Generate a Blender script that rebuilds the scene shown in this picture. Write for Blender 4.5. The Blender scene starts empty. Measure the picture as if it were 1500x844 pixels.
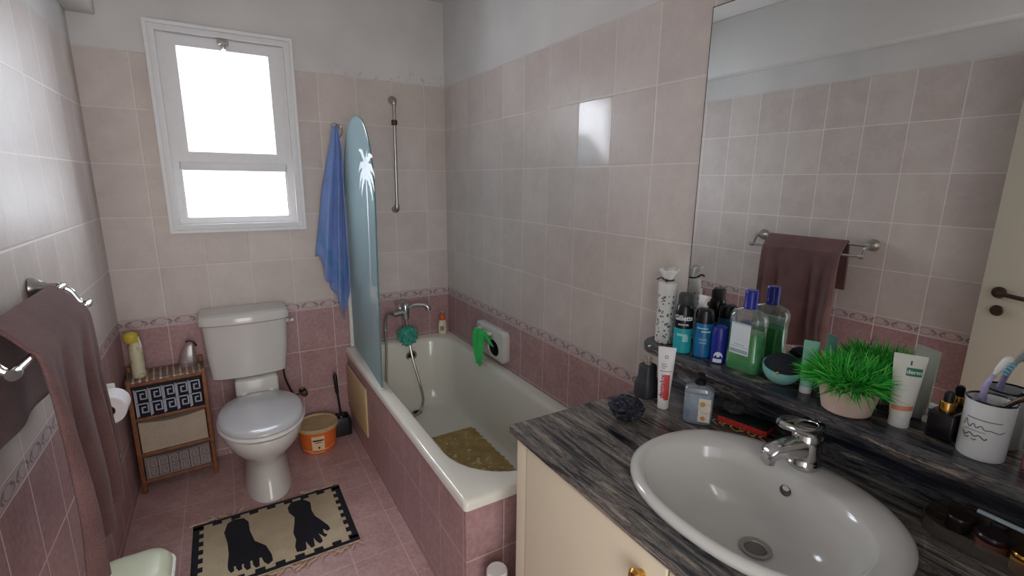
import bpy, bmesh, math, random
from mathutils import Vector, Matrix
R = random.Random(7)
sc = bpy.context.scene
COL = sc.collection
PI = math.pi

# ---------------------------------------------------------------- colour / node helpers
def lin(c):
    c = c / 255.0
    return c / 12.92 if c <= 0.04045 else ((c + 0.055) / 1.055) ** 2.4
def rgb(r, g, b): return (lin(r), lin(g), lin(b), 1.0)

class NT:
    """small expression helper around a material's node tree"""
    def __init__(s, name):
        s.m = bpy.data.materials.new(name); s.m.use_nodes = True
        s.t = s.m.node_tree; s.t.nodes.clear()
        s.out = s.t.nodes.new('ShaderNodeOutputMaterial')
    def node(s, typ, **kw):
        n = s.t.nodes.new(typ)
        for k, v in kw.items(): setattr(n, k, v)
        return n
    def link(s, a, b): s.t.links.new(a, b)
    def put(s, sock, v):
        if hasattr(v, 'is_linked') or isinstance(v, bpy.types.NodeSocket): s.link(v, sock)
        else: sock.default_value = v
    def math(s, op, a, b=0.0, c=0.0, clamp=False):
        n = s.node('ShaderNodeMath', operation=op); n.use_clamp = clamp
        s.put(n.inputs[0], a); s.put(n.inputs[1], b); s.put(n.inputs[2], c)
        return n.outputs[0]
    def mix(s, f, a, b, blend='MIX'):
        n = s.node('ShaderNodeMix', data_type='RGBA', blend_type=blend)
        s.put(n.inputs[0], f); s.put(n.inputs[6], a); s.put(n.inputs[7], b)
        return n.outputs[2]
    def noise(s, vec, scale, detail=3, rough=0.5, dist=0.0):
        n = s.node('ShaderNodeTexNoise'); n.inputs['Scale'].default_value = scale
        n.inputs['Detail'].default_value = detail; n.inputs['Roughness'].default_value = rough
        n.inputs['Distortion'].default_value = dist
        if vec is not None: s.link(vec, n.inputs['Vector'])
        return n.outputs['Fac']
    def ramp(s, f, stops):
        n = s.node('ShaderNodeValToRGB'); e = n.color_ramp.elements
        while len(e) < len(stops): e.new(0.5)
        for i, (p, c) in enumerate(stops): e[i].position = p; e[i].color = c
        s.put(n.inputs[0], f); return n.outputs[0]
    def pos(s):
        n = s.node('ShaderNodeNewGeometry'); x = s.node('ShaderNodeSeparateXYZ')
        s.link(n.outputs['Position'], x.inputs[0])
        return n.outputs['Position'], x.outputs[0], x.outputs[1], x.outputs[2]
    def objco(s):
        n = s.node('ShaderNodeTexCoord'); return n.outputs['Object']
    def vec(s, x, y, z):
        n = s.node('ShaderNodeCombineXYZ'); s.put(n.inputs[0], x); s.put(n.inputs[1], y); s.put(n.inputs[2], z)
        return n.outputs[0]
    def scalevec(s, v, sx, sy, sz, rz=0.0, ry=0.0):
        n = s.node('ShaderNodeMapping'); n.inputs['Scale'].default_value = (sx, sy, sz)
        n.inputs['Rotation'].default_value = (0, ry, rz); s.link(v, n.inputs['Vector']); return n.outputs[0]
    def bump(s, h, strength=0.3, dist=0.002):
        n = s.node('ShaderNodeBump'); n.inputs['Strength'].default_value = strength
        n.inputs['Distance'].default_value = dist; s.put(n.inputs['Height'], h); return n.outputs[0]
    def bsdf(s, col, rough=0.5, metal=0.0, normal=None, spec=0.5, sheen=0.0, trans=0.0, ior=1.45, coat=0.0, sss=0.0):
        n = s.node('ShaderNodeBsdfPrincipled')
        s.put(n.inputs['Base Color'], col); s.put(n.inputs['Roughness'], rough); s.put(n.inputs['Metallic'], metal)
        s.put(n.inputs['Specular IOR Level'], spec); n.inputs['Transmission Weight'].default_value = trans
        n.inputs['IOR'].default_value = ior; n.inputs['Coat Weight'].default_value = coat
        if sheen: n.inputs['Sheen Weight'].default_value = sheen; n.inputs['Sheen Roughness'].default_value = 0.4
        if sss: n.inputs['Subsurface Weight'].default_value = sss; n.inputs['Subsurface Scale'].default_value = 0.01
        if normal is not None: s.link(normal, n.inputs['Normal'])
        return n.outputs[0]
    def end(s, sh): s.link(sh, s.out.inputs[0]); return s.m

def plain(name, col, rough=0.45, metal=0.0, var=0.08, scale=30, bump=0.0, spec=0.5, sheen=0.0, coat=0.0):
    t = NT(name); co = t.objco(); n = t.noise(co, scale, 4)
    dark = tuple(c * (1 - var) for c in col[:3]) + (1,); lite = tuple(min(1, c * (1 + var)) for c in col[:3]) + (1,)
    c = t.ramp(n, [(0.3, dark), (0.7, lite)])
    nrm = t.bump(t.noise(co, scale * 4, 3), bump, 0.002) if bump else None
    return t.end(t.bsdf(c, rough, metal, nrm, spec, sheen, coat=coat))

def cloth(name, col, scale=420, var=0.25, bump=0.7, sheen=0.4, big=9):
    t = NT(name); co = t.objco(); n = t.noise(co, big, 4); f = t.noise(co, scale, 2)
    a = t.ramp(n, [(0.3, tuple(c * (1 - var) for c in col[:3]) + (1,)), (0.72, tuple(min(1, c * (1 + var)) for c in col[:3]) + (1,))])
    a = t.mix(0.35, a, t.ramp(f, [(0.35, tuple(c * 0.55 for c in col[:3]) + (1,)), (0.65, tuple(min(1, c * 1.35) for c in col[:3]) + (1,))]))
    return t.end(t.bsdf(a, 0.95, 0, t.bump(f, bump, 0.003), 0.15, sheen))

def glassy(name, col, alpha=0.25, rough=0.05, spec=0.08):
    """thin clear plastic / glass: tinted transparency with a surface gloss"""
    t = NT(name)
    tr = t.node('ShaderNodeBsdfTransparent'); tr.inputs[0].default_value = col
    df = t.bsdf(col, rough, 0, None, 0.5)
    gl = t.node('ShaderNodeBsdfGlossy'); gl.inputs['Roughness'].default_value = rough
    m = t.node('ShaderNodeMixShader'); m.inputs[0].default_value = alpha; t.link(tr.outputs[0], m.inputs[1]); t.link(df, m.inputs[2])
    fr = t.node('ShaderNodeLayerWeight'); fr.inputs[0].default_value = 0.25
    f = t.math('ADD', t.math('MULTIPLY', fr.outputs['Facing'], 0.35), spec, clamp=True)
    m2 = t.node('ShaderNodeMixShader'); t.link(f, m2.inputs[0]); t.link(m.outputs[0], m2.inputs[1]); t.link(gl.outputs[0], m2.inputs[2])
    return t.end(m2.outputs[0])

# ---------------------------------------------------------------- object helpers
def rootof(o):
    while o.parent: o = o.parent
    return o
def obj(name, bm, mat, parent=None, base=None, smooth=0.6, subsurf=0, solid=0.0, solid_off=0.0, local=False):
    """link a bmesh (built in world coordinates) as ONE mesh object"""
    bmesh.ops.recalc_face_normals(bm, faces=bm.faces[:])
    me = bpy.data.meshes.new(name)
    org = Vector((0, 0, 0))
    if not local:
        if parent is not None: org = rootof(parent).location.copy()
        elif base is not None: org = Vector(base)
        bmesh.ops.translate(bm, verts=bm.verts[:], vec=-org)
    bm.to_mesh(me); bm.free()
    if smooth:
        for p in me.polygons: p.use_smooth = True
        if not subsurf: me.set_sharp_from_angle(angle=smooth)
    o = bpy.data.objects.new(name, me); COL.objects.link(o)
    mats = mat if isinstance(mat, (list, tuple)) else [mat]
    for m in mats: me.materials.append(m)
    if parent is not None: o.parent = parent
    elif base is not None: o.location = base
    if solid:
        md = o.modifiers.new('solid', 'SOLIDIFY'); md.thickness = solid; md.offset = solid_off
    if subsurf:
        md = o.modifiers.new('sub', 'SUBSURF'); md.levels = subsurf; md.render_levels = subsurf
    return o
def tag(o, label, cat, group=None):
    o['label'] = label; o['category'] = cat
    if group: o['group'] = group
    return o
def thing(name, label, cat, loc, group=None):
    o = bpy.data.objects.new(name, None); COL.objects.link(o); o.location = loc; o.empty_display_size = 0.02
    return tag(o, label, cat, group)
def struct(o): o['kind'] = 'structure'; return o

# ---------------------------------------------------------------- mesh builders
def BM(): return bmesh.new()
def box(bm, x0, x1, y0, y1, z0, z1, bev=0.0, seg=2, mat=None):
    vs = [bm.verts.new((x, y, z)) for z in (z0, z1) for y in (y0, y1) for x in (x0, x1)]
    fs = [bm.faces.new([vs[i] for i in q]) for q in ((0, 2, 3, 1), (4, 5, 7, 6), (0, 1, 5, 4), (2, 6, 7, 3), (0, 4, 6, 2), (1, 3, 7, 5))]
    if bev:
        es = list({e for f in fs for e in f.edges})
        r = bmesh.ops.bevel(bm, geom=es, offset=bev, segments=seg, affect='EDGES', profile=0.5)
    return vs
def xform(bm, start, M):
    vs = bm.verts[start:] if False else list(bm.verts)[start:]
    for v in vs: v.co = M @ v.co
def loft(bm, loops, cap0=True, cap1=True, closed=True):
    rows = [[bm.verts.new(p) for p in l] for l in loops]
    n = len(rows[0])
    for a, b in zip(rows, rows[1:]):
        for i in range(n if closed else n - 1):
            j = (i + 1) % n
            try: bm.faces.new((a[i], a[j], b[j], b[i]))
            except ValueError: pass
    def cap(row):
        c = Vector((0, 0, 0))
        for v in row: c += v.co
        cv = bm.verts.new(c / n)
        for i in range(n): bm.faces.new((row[i], row[(i + 1) % n], cv))
    if cap0: cap(rows[0])
    if cap1: cap(rows[-1])
    return rows
def lathe(bm, prof, c, n=32, sx=1.0, sy=1.0, cap0=True, cap1=True, M=None, pw=2.0):
    """prof: [(radius, z)] around local z at c; pw>2 squares the section"""
    loops = []
    for r, z in prof:
        l = []
        for i in range(n):
            a = 2 * PI * i / n; ca, sa = math.cos(a), math.sin(a)
            k = 1.0 if pw == 2.0 else (abs(ca) ** pw + abs(sa) ** pw) ** (-1 / pw)
            p = Vector((r * sx * k * ca, r * sy * k * sa, z))
            if M is not None: p = M @ p
            l.append(p + Vector(c))
        loops.append(l)
    return loft(bm, loops, cap0, cap1)
def tube(bm, pts, r, n=10, cap=True):
    pts = [Vector(p) for p in pts]; loops = []
    up = None
    for i, p in enumerate(pts):
        d = (pts[min(i + 1, len(pts) - 1)] - pts[max(i - 1, 0)]).normalized()
        if up is None: up = Vector((0, 0, 1)) if abs(d.z) < 0.9 else Vector((1, 0, 0))
        s = d.cross(up).normalized(); up = s.cross(d).normalized()
        rr = r[i] if isinstance(r, (list, tuple)) else r
        loops.append([p + s * (rr * math.cos(2 * PI * k / n)) + up * (rr * math.sin(2 * PI * k / n)) for k in range(n)])
    loft(bm, loops, cap, cap)
def bez(pts, m=8):
    """Catmull-Rom through pts"""
    P = [Vector(p) for p in pts]; P = [P[0] * 2 - P[1]] + P + [P[-1] * 2 - P[-2]]; o = []
    for i in range(1, len(P) - 2):
        for k in range(m):
            t = k / m; a, b, c, d = P[i - 1:i + 3]
            o.append(0.5 * ((2 * b) + (c - a) * t + (2 * a - 5 * b + 4 * c - d) * t * t + (3 * b - a - 3 * c + d) * t ** 3))
    o.append(P[-2]); return o
def rrect(x0, x1, y0, y1, r, z, k=8):
    """rounded rectangle loop; r one number or [x1y1, x0y1, x0y0, x1y0]"""
    if not isinstance(r, (list, tuple)): r = [r] * 4
    o = []
    for (cx, cy, a0, rr) in ((x1 - r[0], y1 - r[0], 0, r[0]), (x0 + r[1], y1 - r[1], 90, r[1]), (x0 + r[2], y0 + r[2], 180, r[2]), (x1 - r[3], y0 + r[3], 270, r[3])):
        for i in range(k + 1):
            a = math.radians(a0 + 90 * i / k); o.append(Vector((cx + rr * math.cos(a), cy + rr * math.sin(a), z)))
    return o
def ell(cx, cy, sx, sy, z, n=48, pw=2.0, pwb=None, tilt=0.0):
    o = []
    for i in range(n):
        a = 2 * PI * i / n; ca, sa = math.cos(a), math.sin(a); p = pw if (sa < 0 or pwb is None) else pwb
        k = (abs(ca) ** p + abs(sa) ** p) ** (-1 / p)
        o.append(Vector((cx + sx * k * ca, cy + sy * k * sa, z + tilt * sy * k * sa)))
    return o
def prism(bm, pts, d, close=True):
    """polygon pts (Vectors, planar) extruded by vector d"""
    a = [bm.verts.new(p) for p in pts]; b = [bm.verts.new(Vector(p) + Vector(d)) for p in pts]; n = len(pts)
    bm.faces.new(a); bm.faces.new(b)
    for i in range(n): bm.faces.new((a[i], a[(i + 1) % n], b[(i + 1) % n], b[i]))
def ring_frame(bm, x0, x1, z0, z1, w, y0, y1, bev=0.004):
    """rectangular frame in the XZ plane as one mitred mesh"""
    o = [(x0, z0), (x1, z0), (x1, z1), (x0, z1)]; i = [(x0 + w, z0 + w), (x1 - w, z0 + w), (x1 - w, z1 - w), (x0 + w, z1 - w)]
    V = {}
    for y in (y0, y1):
        for nm, q in (('o', o), ('i', i)): V[nm, y] = [bm.verts.new((p[0], y, p[1])) for p in q]
    fs = []
    for k in range(4):
        j = (k + 1) % 4
        fs += [bm.faces.new((V['o', y0][k], V['o', y0][j], V['i', y0][j], V['i', y0][k])), bm.faces.new((V['o', y1][k], V['i', y1][k], V['i', y1][j], V['o', y1][j])),
               bm.faces.new((V['o', y0][k], V['o', y1][k], V['o', y1][j], V['o', y0][j])), bm.faces.new((V['i', y0][k], V['i', y0][j], V['i', y1][j], V['i', y1][k]))]
    if bev:
        es = [e for e in {e for f in fs for e in f.edges} if (e.verts[0].co.y == e.verts[1].co.y == y0) and not ((e.verts[0] in V['o', y0]) ^ (e.verts[1] in V['o', y0]))]
        bmesh.ops.bevel(bm, geom=es, offset=bev, segments=3, affect='EDGES', profile=0.5)
_txt = {}
def text_tris(s, size, bold=0.0, align='CENTER'):
    """flat lettering as (verts, faces) in XY; letters are filled outlines"""
    cu = bpy.data.curves.new('t', 'FONT'); cu.body = s; cu.size = size; cu.align_x = align; cu.align_y = 'CENTER'; cu.offset = bold; cu.resolution_u = 3
    o = bpy.data.objects.new('t', cu); COL.objects.link(o)
    dg = bpy.context.evaluated_depsgraph_get(); dg.update()
    me = bpy.data.meshes.new_from_object(o.evaluated_get(dg))
    v = [p.co.copy() for p in me.vertices]; f = [tuple(p.vertices) for p in me.polygons]
    bpy.data.objects.remove(o); bpy.data.meshes.remove(me); bpy.data.curves.remove(cu)
    return v, f
def put_text(bm, s, size, fn, bold=0.0, rot=0.0, align='CENTER', sx=1.0):
    v, f = text_tris(s, size, bold, align); c, q = math.cos(rot), math.sin(rot)
    vs = [bm.verts.new(fn(p.x * sx * c - p.y * q, p.x * sx * q + p.y * c)) for p in v]
    for t in f:
        try: bm.faces.new([vs[i] for i in t])
        except ValueError: pass
def rect_on(bm, fn, x0, x1, y0, y1, n=10, m=1):
    g = [[bm.verts.new(fn(x0 + (x1 - x0) * i / n, y0 + (y1 - y0) * j / m)) for i in range(n + 1)] for j in range(m + 1)]
    for j in range(m):
        for i in range(n): bm.faces.new((g[j][i], g[j][i + 1], g[j + 1][i + 1], g[j + 1][i]))
def on_cyl(c, r, ang, z0, off=0.0006, taper=0.0):
    """(x,y) on a label -> point on an upright cylinder, x runs to the viewer's right"""
    def f(x, y):
        rr = r + off + taper * y; a = ang + x / r
        return Vector((c[0] + rr * math.cos(a), c[1] + rr * math.sin(a), z0 + y))
    return f
CAM = Vector((0.4792, -2.9072, 1.506))
def face_ang(c): return math.atan2(CAM.y - c[1], CAM.x - c[0])
# ---------------------------------------------------------------- shared dimensions (metres)
W = 1.7276; DEP = -3.12; CEIL = 2.53
ZB, BT, TH, TW = 0.8306, 0.0525, 0.2463, 0.2      # border top, border height, tile height, tile width
ZTOP = ZB + 5 * TH

PALE = rgb(206, 195, 188); PALE2 = rgb(193, 180, 174); PINK = rgb(184, 150, 149); PINK2 = rgb(157, 121, 123)
GROUT = rgb(236, 226, 220); PLASTER = rgb(214, 211, 208)

def tiled_wall(name, axis, off, gloss=None, mould=False, gk=0.55, ra=0.0, sp=0.38):
    t = NT(name); P, X, Y, Z = t.pos(); c = X if axis == 'X' else Y
    u = t.math('DIVIDE', t.math('SUBTRACT', c, off), TW)
    fu = t.math('FRACT', t.math('ADD', u, 100.0)); du = t.math('MULTIPLY', t.math('MINIMUM', fu, t.math('SUBTRACT', 1.0, fu)), TW)
    above = t.math('GREATER_THAN', Z, ZB); below = t.math('LESS_THAN', Z, ZB - BT)
    zr = t.math('ADD', t.math('MULTIPLY', above, t.math('SUBTRACT', Z, ZB)), t.math('MULTIPLY', t.math('SUBTRACT', 1.0, above), t.math('SUBTRACT', Z, ZB - BT)))
    v = t.math('DIVIDE', zr, TH); fv = t.math('FRACT', t.math('ADD', v, 100.0))
    dv = t.math('MULTIPLY', t.math('MINIMUM', fv, t.math('SUBTRACT', 1.0, fv)), TH)
    d = t.math('MINIMUM', du, dv)
    border = t.math('MULTIPLY', t.math('SUBTRACT', 1.0, above), t.math('SUBTRACT', 1.0, below))
    db = t.math('MINIMUM', t.math('MINIMUM', t.math('SUBTRACT', ZB, Z), t.math('SUBTRACT', Z, ZB - BT)), du)
    d = t.math('ADD', t.math('MULTIPLY', border, db), t.math('MULTIPLY', t.math('SUBTRACT', 1.0, border), d))
    mr = t.node('ShaderNodeMapRange'); mr.inputs[1].default_value = 0.0014; mr.inputs[2].default_value = 0.0024
    mr.inputs[3].default_value = 1.0; mr.inputs[4].default_value = 0.0; t.link(d, mr.inputs[0]); grout = mr.outputs[0]
    # each tile a touch different
    wn = t.node('ShaderNodeTexWhiteNoise', noise_dimensions='3D')
    t.link(t.vec(t.math('FLOOR', u), t.math('FLOOR', v), t.math('ADD', above, 3.0)), wn.inputs['Vector'])
    cloud = t.noise(P, 9, 5, 0.6); fine = t.noise(P, 60, 3)
    f = t.math('ADD', t.math('MULTIPLY', cloud, 0.75), t.math('MULTIPLY', fine, 0.25))
    f = t.math('ADD', f, t.math('MULTIPLY', t.math('SUBTRACT', wn.outputs['Value'], 0.5), 0.22))
    pale = t.ramp(f, [(0.32, PALE2), (0.68, PALE)]); pink = t.ramp(t.math('ADD', t.math('MULTIPLY', cloud, 0.45), t.math('MULTIPLY', fine, 0.55)), [(0.34, PINK2), (0.66, PINK)])
    # border: pale band, scroll line and paired leaves every 10 cm
    bu = t.math('SUBTRACT', t.math('FRACT', t.math('ADD', t.math('MULTIPLY', u, 2.0), 100.25)), 0.5)
    bv = t.math('DIVIDE', t.math('SUBTRACT', Z, ZB - BT * 0.52), BT)
    def leaf(cx, cz, rx, rz, sl):
        a = t.math('SUBTRACT', bu, cx); b = t.math('ADD', t.math('SUBTRACT', bv, cz), t.math('MULTIPLY', a, sl))
        q = t.math('ADD', t.math('POWER', t.math('ABSOLUTE', t.math('DIVIDE', a, rx)), 2.0), t.math('POWER', t.math('ABSOLUTE', t.math('DIVIDE', b, rz)), 2.0))
        return t.math('LESS_THAN', q, 1.0)
    lf = leaf(-0.17, 0.1, 0.13, 0.11, 1.1)
    for a in ((0.17, 0.1, 0.13, 0.11, -1.1), (-0.12, -0.16, 0.1, 0.09, -1.0), (0.12, -0.16, 0.1, 0.09, 1.0)): lf = t.math('MAXIMUM', lf, leaf(*a))
    au = t.math('DIVIDE', t.math('SUBTRACT', 0.5, t.math('ABSOLUTE', bu)), 0.27); ev = t.math('DIVIDE', bv, 0.34)
    q = t.math('ADD', t.math('MULTIPLY', au, au), t.math('MULTIPLY', ev, ev)); scroll = t.math('LESS_THAN', t.math('ABSOLUTE', t.math('SUBTRACT', q, 0.9)), 0.17)
    edge = t.math('GREATER_THAN', t.math('ABSOLUTE', t.math('ADD', bv, -0.02)), 0.43)
    bc = t.mix(t.math('MULTIPLY', lf, 0.75), rgb(196, 180, 178), rgb(112, 84, 92))
    bc = t.mix(t.math('MULTIPLY', scroll, 0.6), bc, rgb(120, 92, 100)); bc = t.mix(t.math('MULTIPLY', edge, 0.6), bc, rgb(124, 92, 99))
    bc = t.mix(t.math('MULTIPLY', fine, 0.35), bc, rgb(178, 150, 150))
    col = t.mix(below, pale, pink); col = t.mix(border, col, bc)
    gv = t.math('MULTIPLY', gk, t.math('ADD', 0.45, t.math('MULTIPLY', t.noise(P, 4, 3), 0.9)), clamp=True)
    col = t.mix(t.math('MULTIPLY', grout, gv), col, GROUT)
    rough = t.math('ADD', 0.24 + ra, t.math('MULTIPLY', cloud, 0.22)); rough = t.math('ADD', rough, t.math('MULTIPLY', grout, 0.1))
    if gloss:   # one replacement tile with a far shinier glaze
        a0, a1, z0, z1 = gloss
        g = t.math('MULTIPLY', t.math('MULTIPLY', t.math('GREATER_THAN', c, a0), t.math('LESS_THAN', c, a1)), t.math('MULTIPLY', t.math('GREATER_THAN', Z, z0), t.math('LESS_THAN', Z, z1)))
        rough = t.math('SUBTRACT', rough, t.math('MULTIPLY', g, 0.22), clamp=True)
    # plaster above a ragged tile edge
    jag = t.math('ADD', Z, t.math('MULTIPLY', t.math('SUBTRACT', t.noise(P, 9, 6, 0.75), 0.5), 0.014))
    pl = t.math('GREATER_THAN', jag, ZTOP)
    pc = t.ramp(t.noise(P, 4, 5), [(0.3, rgb(203, 200, 198)), (0.7, PLASTER)])
    line = t.math('MULTIPLY', t.math('MULTIPLY', pl, t.math('LESS_THAN', jag, ZTOP + 0.0035)), t.noise(P, 7, 3))
    pc = t.mix(t.math('MULTIPLY', line, 0.6), pc, rgb(130, 122, 116))  # slight shadow line along the tile top, put into the plaster colour
    if mould:
        spots = t.math('GREATER_THAN', t.noise(P, 30, 6, 0.75), 0.58)
        near = t.node('ShaderNodeMapRange'); near.inputs[1].default_value = ZTOP + 0.11; near.inputs[2].default_value = ZTOP + 0.0; t.link(Z, near.inputs[0])
        side = t.node('ShaderNodeMapRange'); side.inputs[1].default_value = 0.95; side.inputs[2].default_value = 1.6; t.link(X, side.inputs[0])
        m = t.math('MULTIPLY', t.math('MULTIPLY', spots, near.outputs[0]), side.outputs[0])
        pc = t.mix(t.math('MULTIPLY', m, 0.6), pc, rgb(128, 124, 118))
    col = t.mix(pl, col, pc); rough = t.math('ADD', t.math('MULTIPLY', rough, t.math('SUBTRACT', 1.0, pl)), t.math('MULTIPLY', pl, 0.85))
    er = t.node('ShaderNodeMapRange', interpolation_type='SMOOTHSTEP'); er.inputs[1].default_value = 0.001; er.inputs[2].default_value = 0.006; t.link(d, er.inputs[0])
    h = t.math('ADD', t.math('MAXIMUM', er.outputs[0], pl), t.math('MULTIPLY', fine, 0.12))
    return t.end(t.bsdf(col, rough, 0, t.bump(h, 0.35, 0.0015), t.math('MULTIPLY', t.math('SUBTRACT', 1.0, t.math('MULTIPLY', pl, 0.6)), sp)))

def tiled_floor():
    t = NT('floor_tile'); P, X, Y, Z = t.pos()
    u = t.math('FRACT', t.math('ADD', t.math('DIVIDE', X, 0.2), 100.0)); v = t.math('FRACT', t.math('ADD', t.math('DIVIDE', t.math('ADD', Y, 0.41), 0.25), 100.0))
    du = t.math('MULTIPLY', t.math('MINIMUM', u, t.math('SUBTRACT', 1.0, u)), 0.2); dv = t.math('MULTIPLY', t.math('MINIMUM', v, t.math('SUBTRACT', 1.0, v)), 0.25)
    g = t.math('LESS_THAN', t.math('MINIMUM', du, dv), 0.0021)
    n = t.math('ADD', t.math('MULTIPLY', t.noise(P, 7, 6, 0.65), 0.6), t.math('MULTIPLY', t.noise(P, 70, 3), 0.4))
    c = t.ramp(n, [(0.33, rgb(162, 126, 124)), (0.5, rgb(186, 150, 147)), (0.68, rgb(202, 171, 167))])
    c = t.mix(t.math('MULTIPLY', g, t.math('ADD', 0.2, t.math('MULTIPLY', t.noise(P, 3, 2), 0.6))), c, rgb(222, 198, 192))
    return t.end(t.bsdf(c, t.math('ADD', 0.3, t.math('MULTIPLY', n, 0.25)), 0, t.bump(t.math('SUBTRACT', n, t.math('MULTIPLY', g, 0.5)), 0.12, 0.001)))

M = {}
M['wall_b'] = tiled_wall('back_wall_tile', 'X', 0.1943, mould=True)
M['wall_l'] = tiled_wall('left_wall_tile', 'Y', -0.1605, gk=0.95, ra=0.12, sp=0.2)
M['wall_r'] = tiled_wall('right_wall_tile', 'Y', -0.1191, gloss=(-1.5191, -1.3191, ZB + 3 * TH, ZB + 4 * TH))
M['panel'] = tiled_wall('bath_panel_tile', 'Y', -0.053)
M['panel_f'] = tiled_wall('bath_panel_end_tile', 'X', 0.197)
M['floor'] = tiled_floor()
M['plaster'] = plain('white_plaster', PLASTER, 0.85, var=0.03, scale=4, spec=0.2)
M['white_paint'] = plain('white_window_paint', rgb(226, 225, 226), 0.4, var=0.02)
M['chrome'] = plain('chrome', rgb(205, 205, 205), 0.14, 1.0, var=0.03)
M['steel'] = plain('brushed_steel', rgb(176, 172, 166), 0.3, 1.0, var=0.06)
M['ceramic'] = plain('white_ceramic', rgb(206, 203, 198), 0.14, var=0.012, scale=6, coat=0.2)
M['tub'] = plain('tub_enamel', rgb(226, 222, 211), 0.16, var=0.02, scale=5, coat=0.2)
M['black_plastic'] = plain('black_plastic', rgb(28, 27, 30), 0.35, var=0.15)
M['dark_hole'] = plain('dark_recess', rgb(22, 20, 19), 0.7)
M['beige'] = plain('cream_laminate', rgb(222, 208, 184), 0.38, var=0.03, scale=3)
M['gold'] = plain('polished_brass', rgb(205, 158, 84), 0.22, 1.0)
M['door'] = plain('beige_door_paint', rgb(196, 186, 168), 0.5, var=0.03, scale=3)
M['bronze'] = plain('dark_bronze', rgb(78, 64, 54), 0.4, 0.8)
M['white_plastic'] = plain('white_plastic', rgb(226, 224, 220), 0.35, var=0.02)

# ---------------------------------------------------------------- room shell
T = 0.12
bm = BM(); box(bm, -T, W + T, DEP - 1.2, T, -0.1, 0.0); struct(obj('floor', bm, M['floor'], smooth=0))
bm = BM(); box(bm, -T, W + T, DEP - 0.1, T, CEIL, CEIL + 0.1); struct(obj('ceiling', bm, M['plaster'], smooth=0))
bm = BM(); box(bm, -T, 0, DEP - 0.1, T, 0, CEIL); struct(obj('wall_left', bm, M['wall_l'], smooth=0))
bm = BM(); box(bm, W, W + T, DEP - 0.1, T, 0, CEIL); struct(obj('wall_right', bm, M['wall_r'], smooth=0))
WX0, WX1, WZ0, WZ1 = 0.29, 0.852, 1.272, 2.178
bm = BM()
box(bm, 0, WX0, 0, T, 0, CEIL); box(bm, WX1, W, 0, T, 0, CEIL); box(bm, WX0, WX1, 0, T, 0, WZ0); box(bm, WX0, WX1, 0, T, WZ1, CEIL)
struct(obj('wall_back', bm, M['wall_b'], smooth=0))
DX0, DX1, DZ = 0.06, 0.92, 2.06
bm = BM()
box(bm, 0, DX0, DEP - T, DEP, 0, CEIL); box(bm, DX1, W, DEP - T, DEP, 0, CEIL); box(bm, DX0, DX1, DEP - T, DEP, DZ, CEIL)
struct(obj('wall_front', bm, M['wall_b'], smooth=0))
# boxed-in beam along the top of the left wall
bm = BM(); box(bm, 0, 0.1, DEP, 0, 2.195, CEIL, 0.006); struct(obj('trim_1', bm, M['plaster'], smooth=0.6))

# open door leaf standing back against the left wall (seen in the mirror)
bm = BM(); box(bm, 0.028, 0.066, -3.04, -2.17, 0.012, 2.04, 0.003)
d = struct(obj('door_1', bm, M['door'], base=(0.03, -3.04, 0)))
d['label'] = 'beige open door leaf folded back against the tiled left wall'
dh = BM()
RX = Matrix.Rotation(PI / 2, 3, 'Y')
lathe(dh, [(0.024, 0), (0.026, 0.003), (0.024, 0.008), (0.012, 0.011), (0.01, 0.04)], (0.066, -2.232, 1.057), 20, M=RX)
tube(dh, bez([(0.104, -2.232, 1.057), (0.108, -2.262, 1.056), (0.108, -2.31, 1.05), (0.107, -2.36, 1.047)], 5), [0.0095] * 16, 10)
h = obj('door_handle', dh, M['bronze'], d); h['label'] = 'dark bronze lever handle'
dk = BM(); lathe(dk, [(0.023, 0), (0.024, 0.003), (0.021, 0.008), (0.008, 0.009), (0.004, 0.007)], (0.066, -2.237, 0.977), 20, M=RX)
obj('keyhole_rosette', dk, M['bronze'], d)

# ---------------------------------------------------------------- window
w = bpy.data.objects.new('window_1', None); COL.objects.link(w); w.location = (0.57, 0, 1.25); struct(w)
w['label'] = 'white framed bathroom window with a tall upper sash and a low fixed pane'
bm = BM(); ring_frame(bm, 0.262, 0.880, 1.242, 2.207, 0.015, -0.034, 0.0, 0.006); ring_frame(bm, 0.2755, 0.8665, 1.2555, 2.1935, 0.018, -0.02, 0.0, 0.003); ring_frame(bm, 0.292, 0.850, 1.272, 2.177, 0.011, -0.028, 0.03, 0.005)
obj('architrave', bm, M['white_paint'], w)
bm = BM(); ring_frame(bm, 0.299, 0.843, 1.279, 2.17, 0.036, 0.004, 0.06, 0.004)
box(bm, 0.33, 0.812, 0.004, 0.06, 1.547, 1.592, 0.003)
ring_frame(bm, 0.328, 0.812, 1.304, 1.56, 0.013, 0.012, 0.05, 0.003)
obj('window_frame', bm, M['white_paint'], w)
s = BM(); ring_frame(s, 0.331, 0.811, 1.588, 2.158, 0.046, -0.010, 0.03, 0.006); ring_frame(s, 0.369, 0.773, 1.626, 2.12, 0.01, -0.001, 0.02, 0.003)
sash = obj('sash', s, M['white_paint'], w)
t = NT('window_glass'); tr = t.node('ShaderNodeBsdfTransparent'); tr.inputs[0].default_value = (0.97, 0.98, 1, 1)
gl = t.node('ShaderNodeBsdfGlossy'); gl.inputs['Roughness'].default_value = 0.1
mx = t.node('ShaderNodeMixShader'); mx.inputs[0].default_value = 0.06; t.link(tr.outputs[0], mx.inputs[1]); t.link(gl.outputs[0], mx.inputs[2])
M['pane'] = t.end(mx.outputs[0])
bm = BM(); box(bm, 0.374, 0.768, 0.004, 0.009, 1.63, 2.115); obj('pane', bm, M['pane'], sash, smooth=0)
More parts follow.
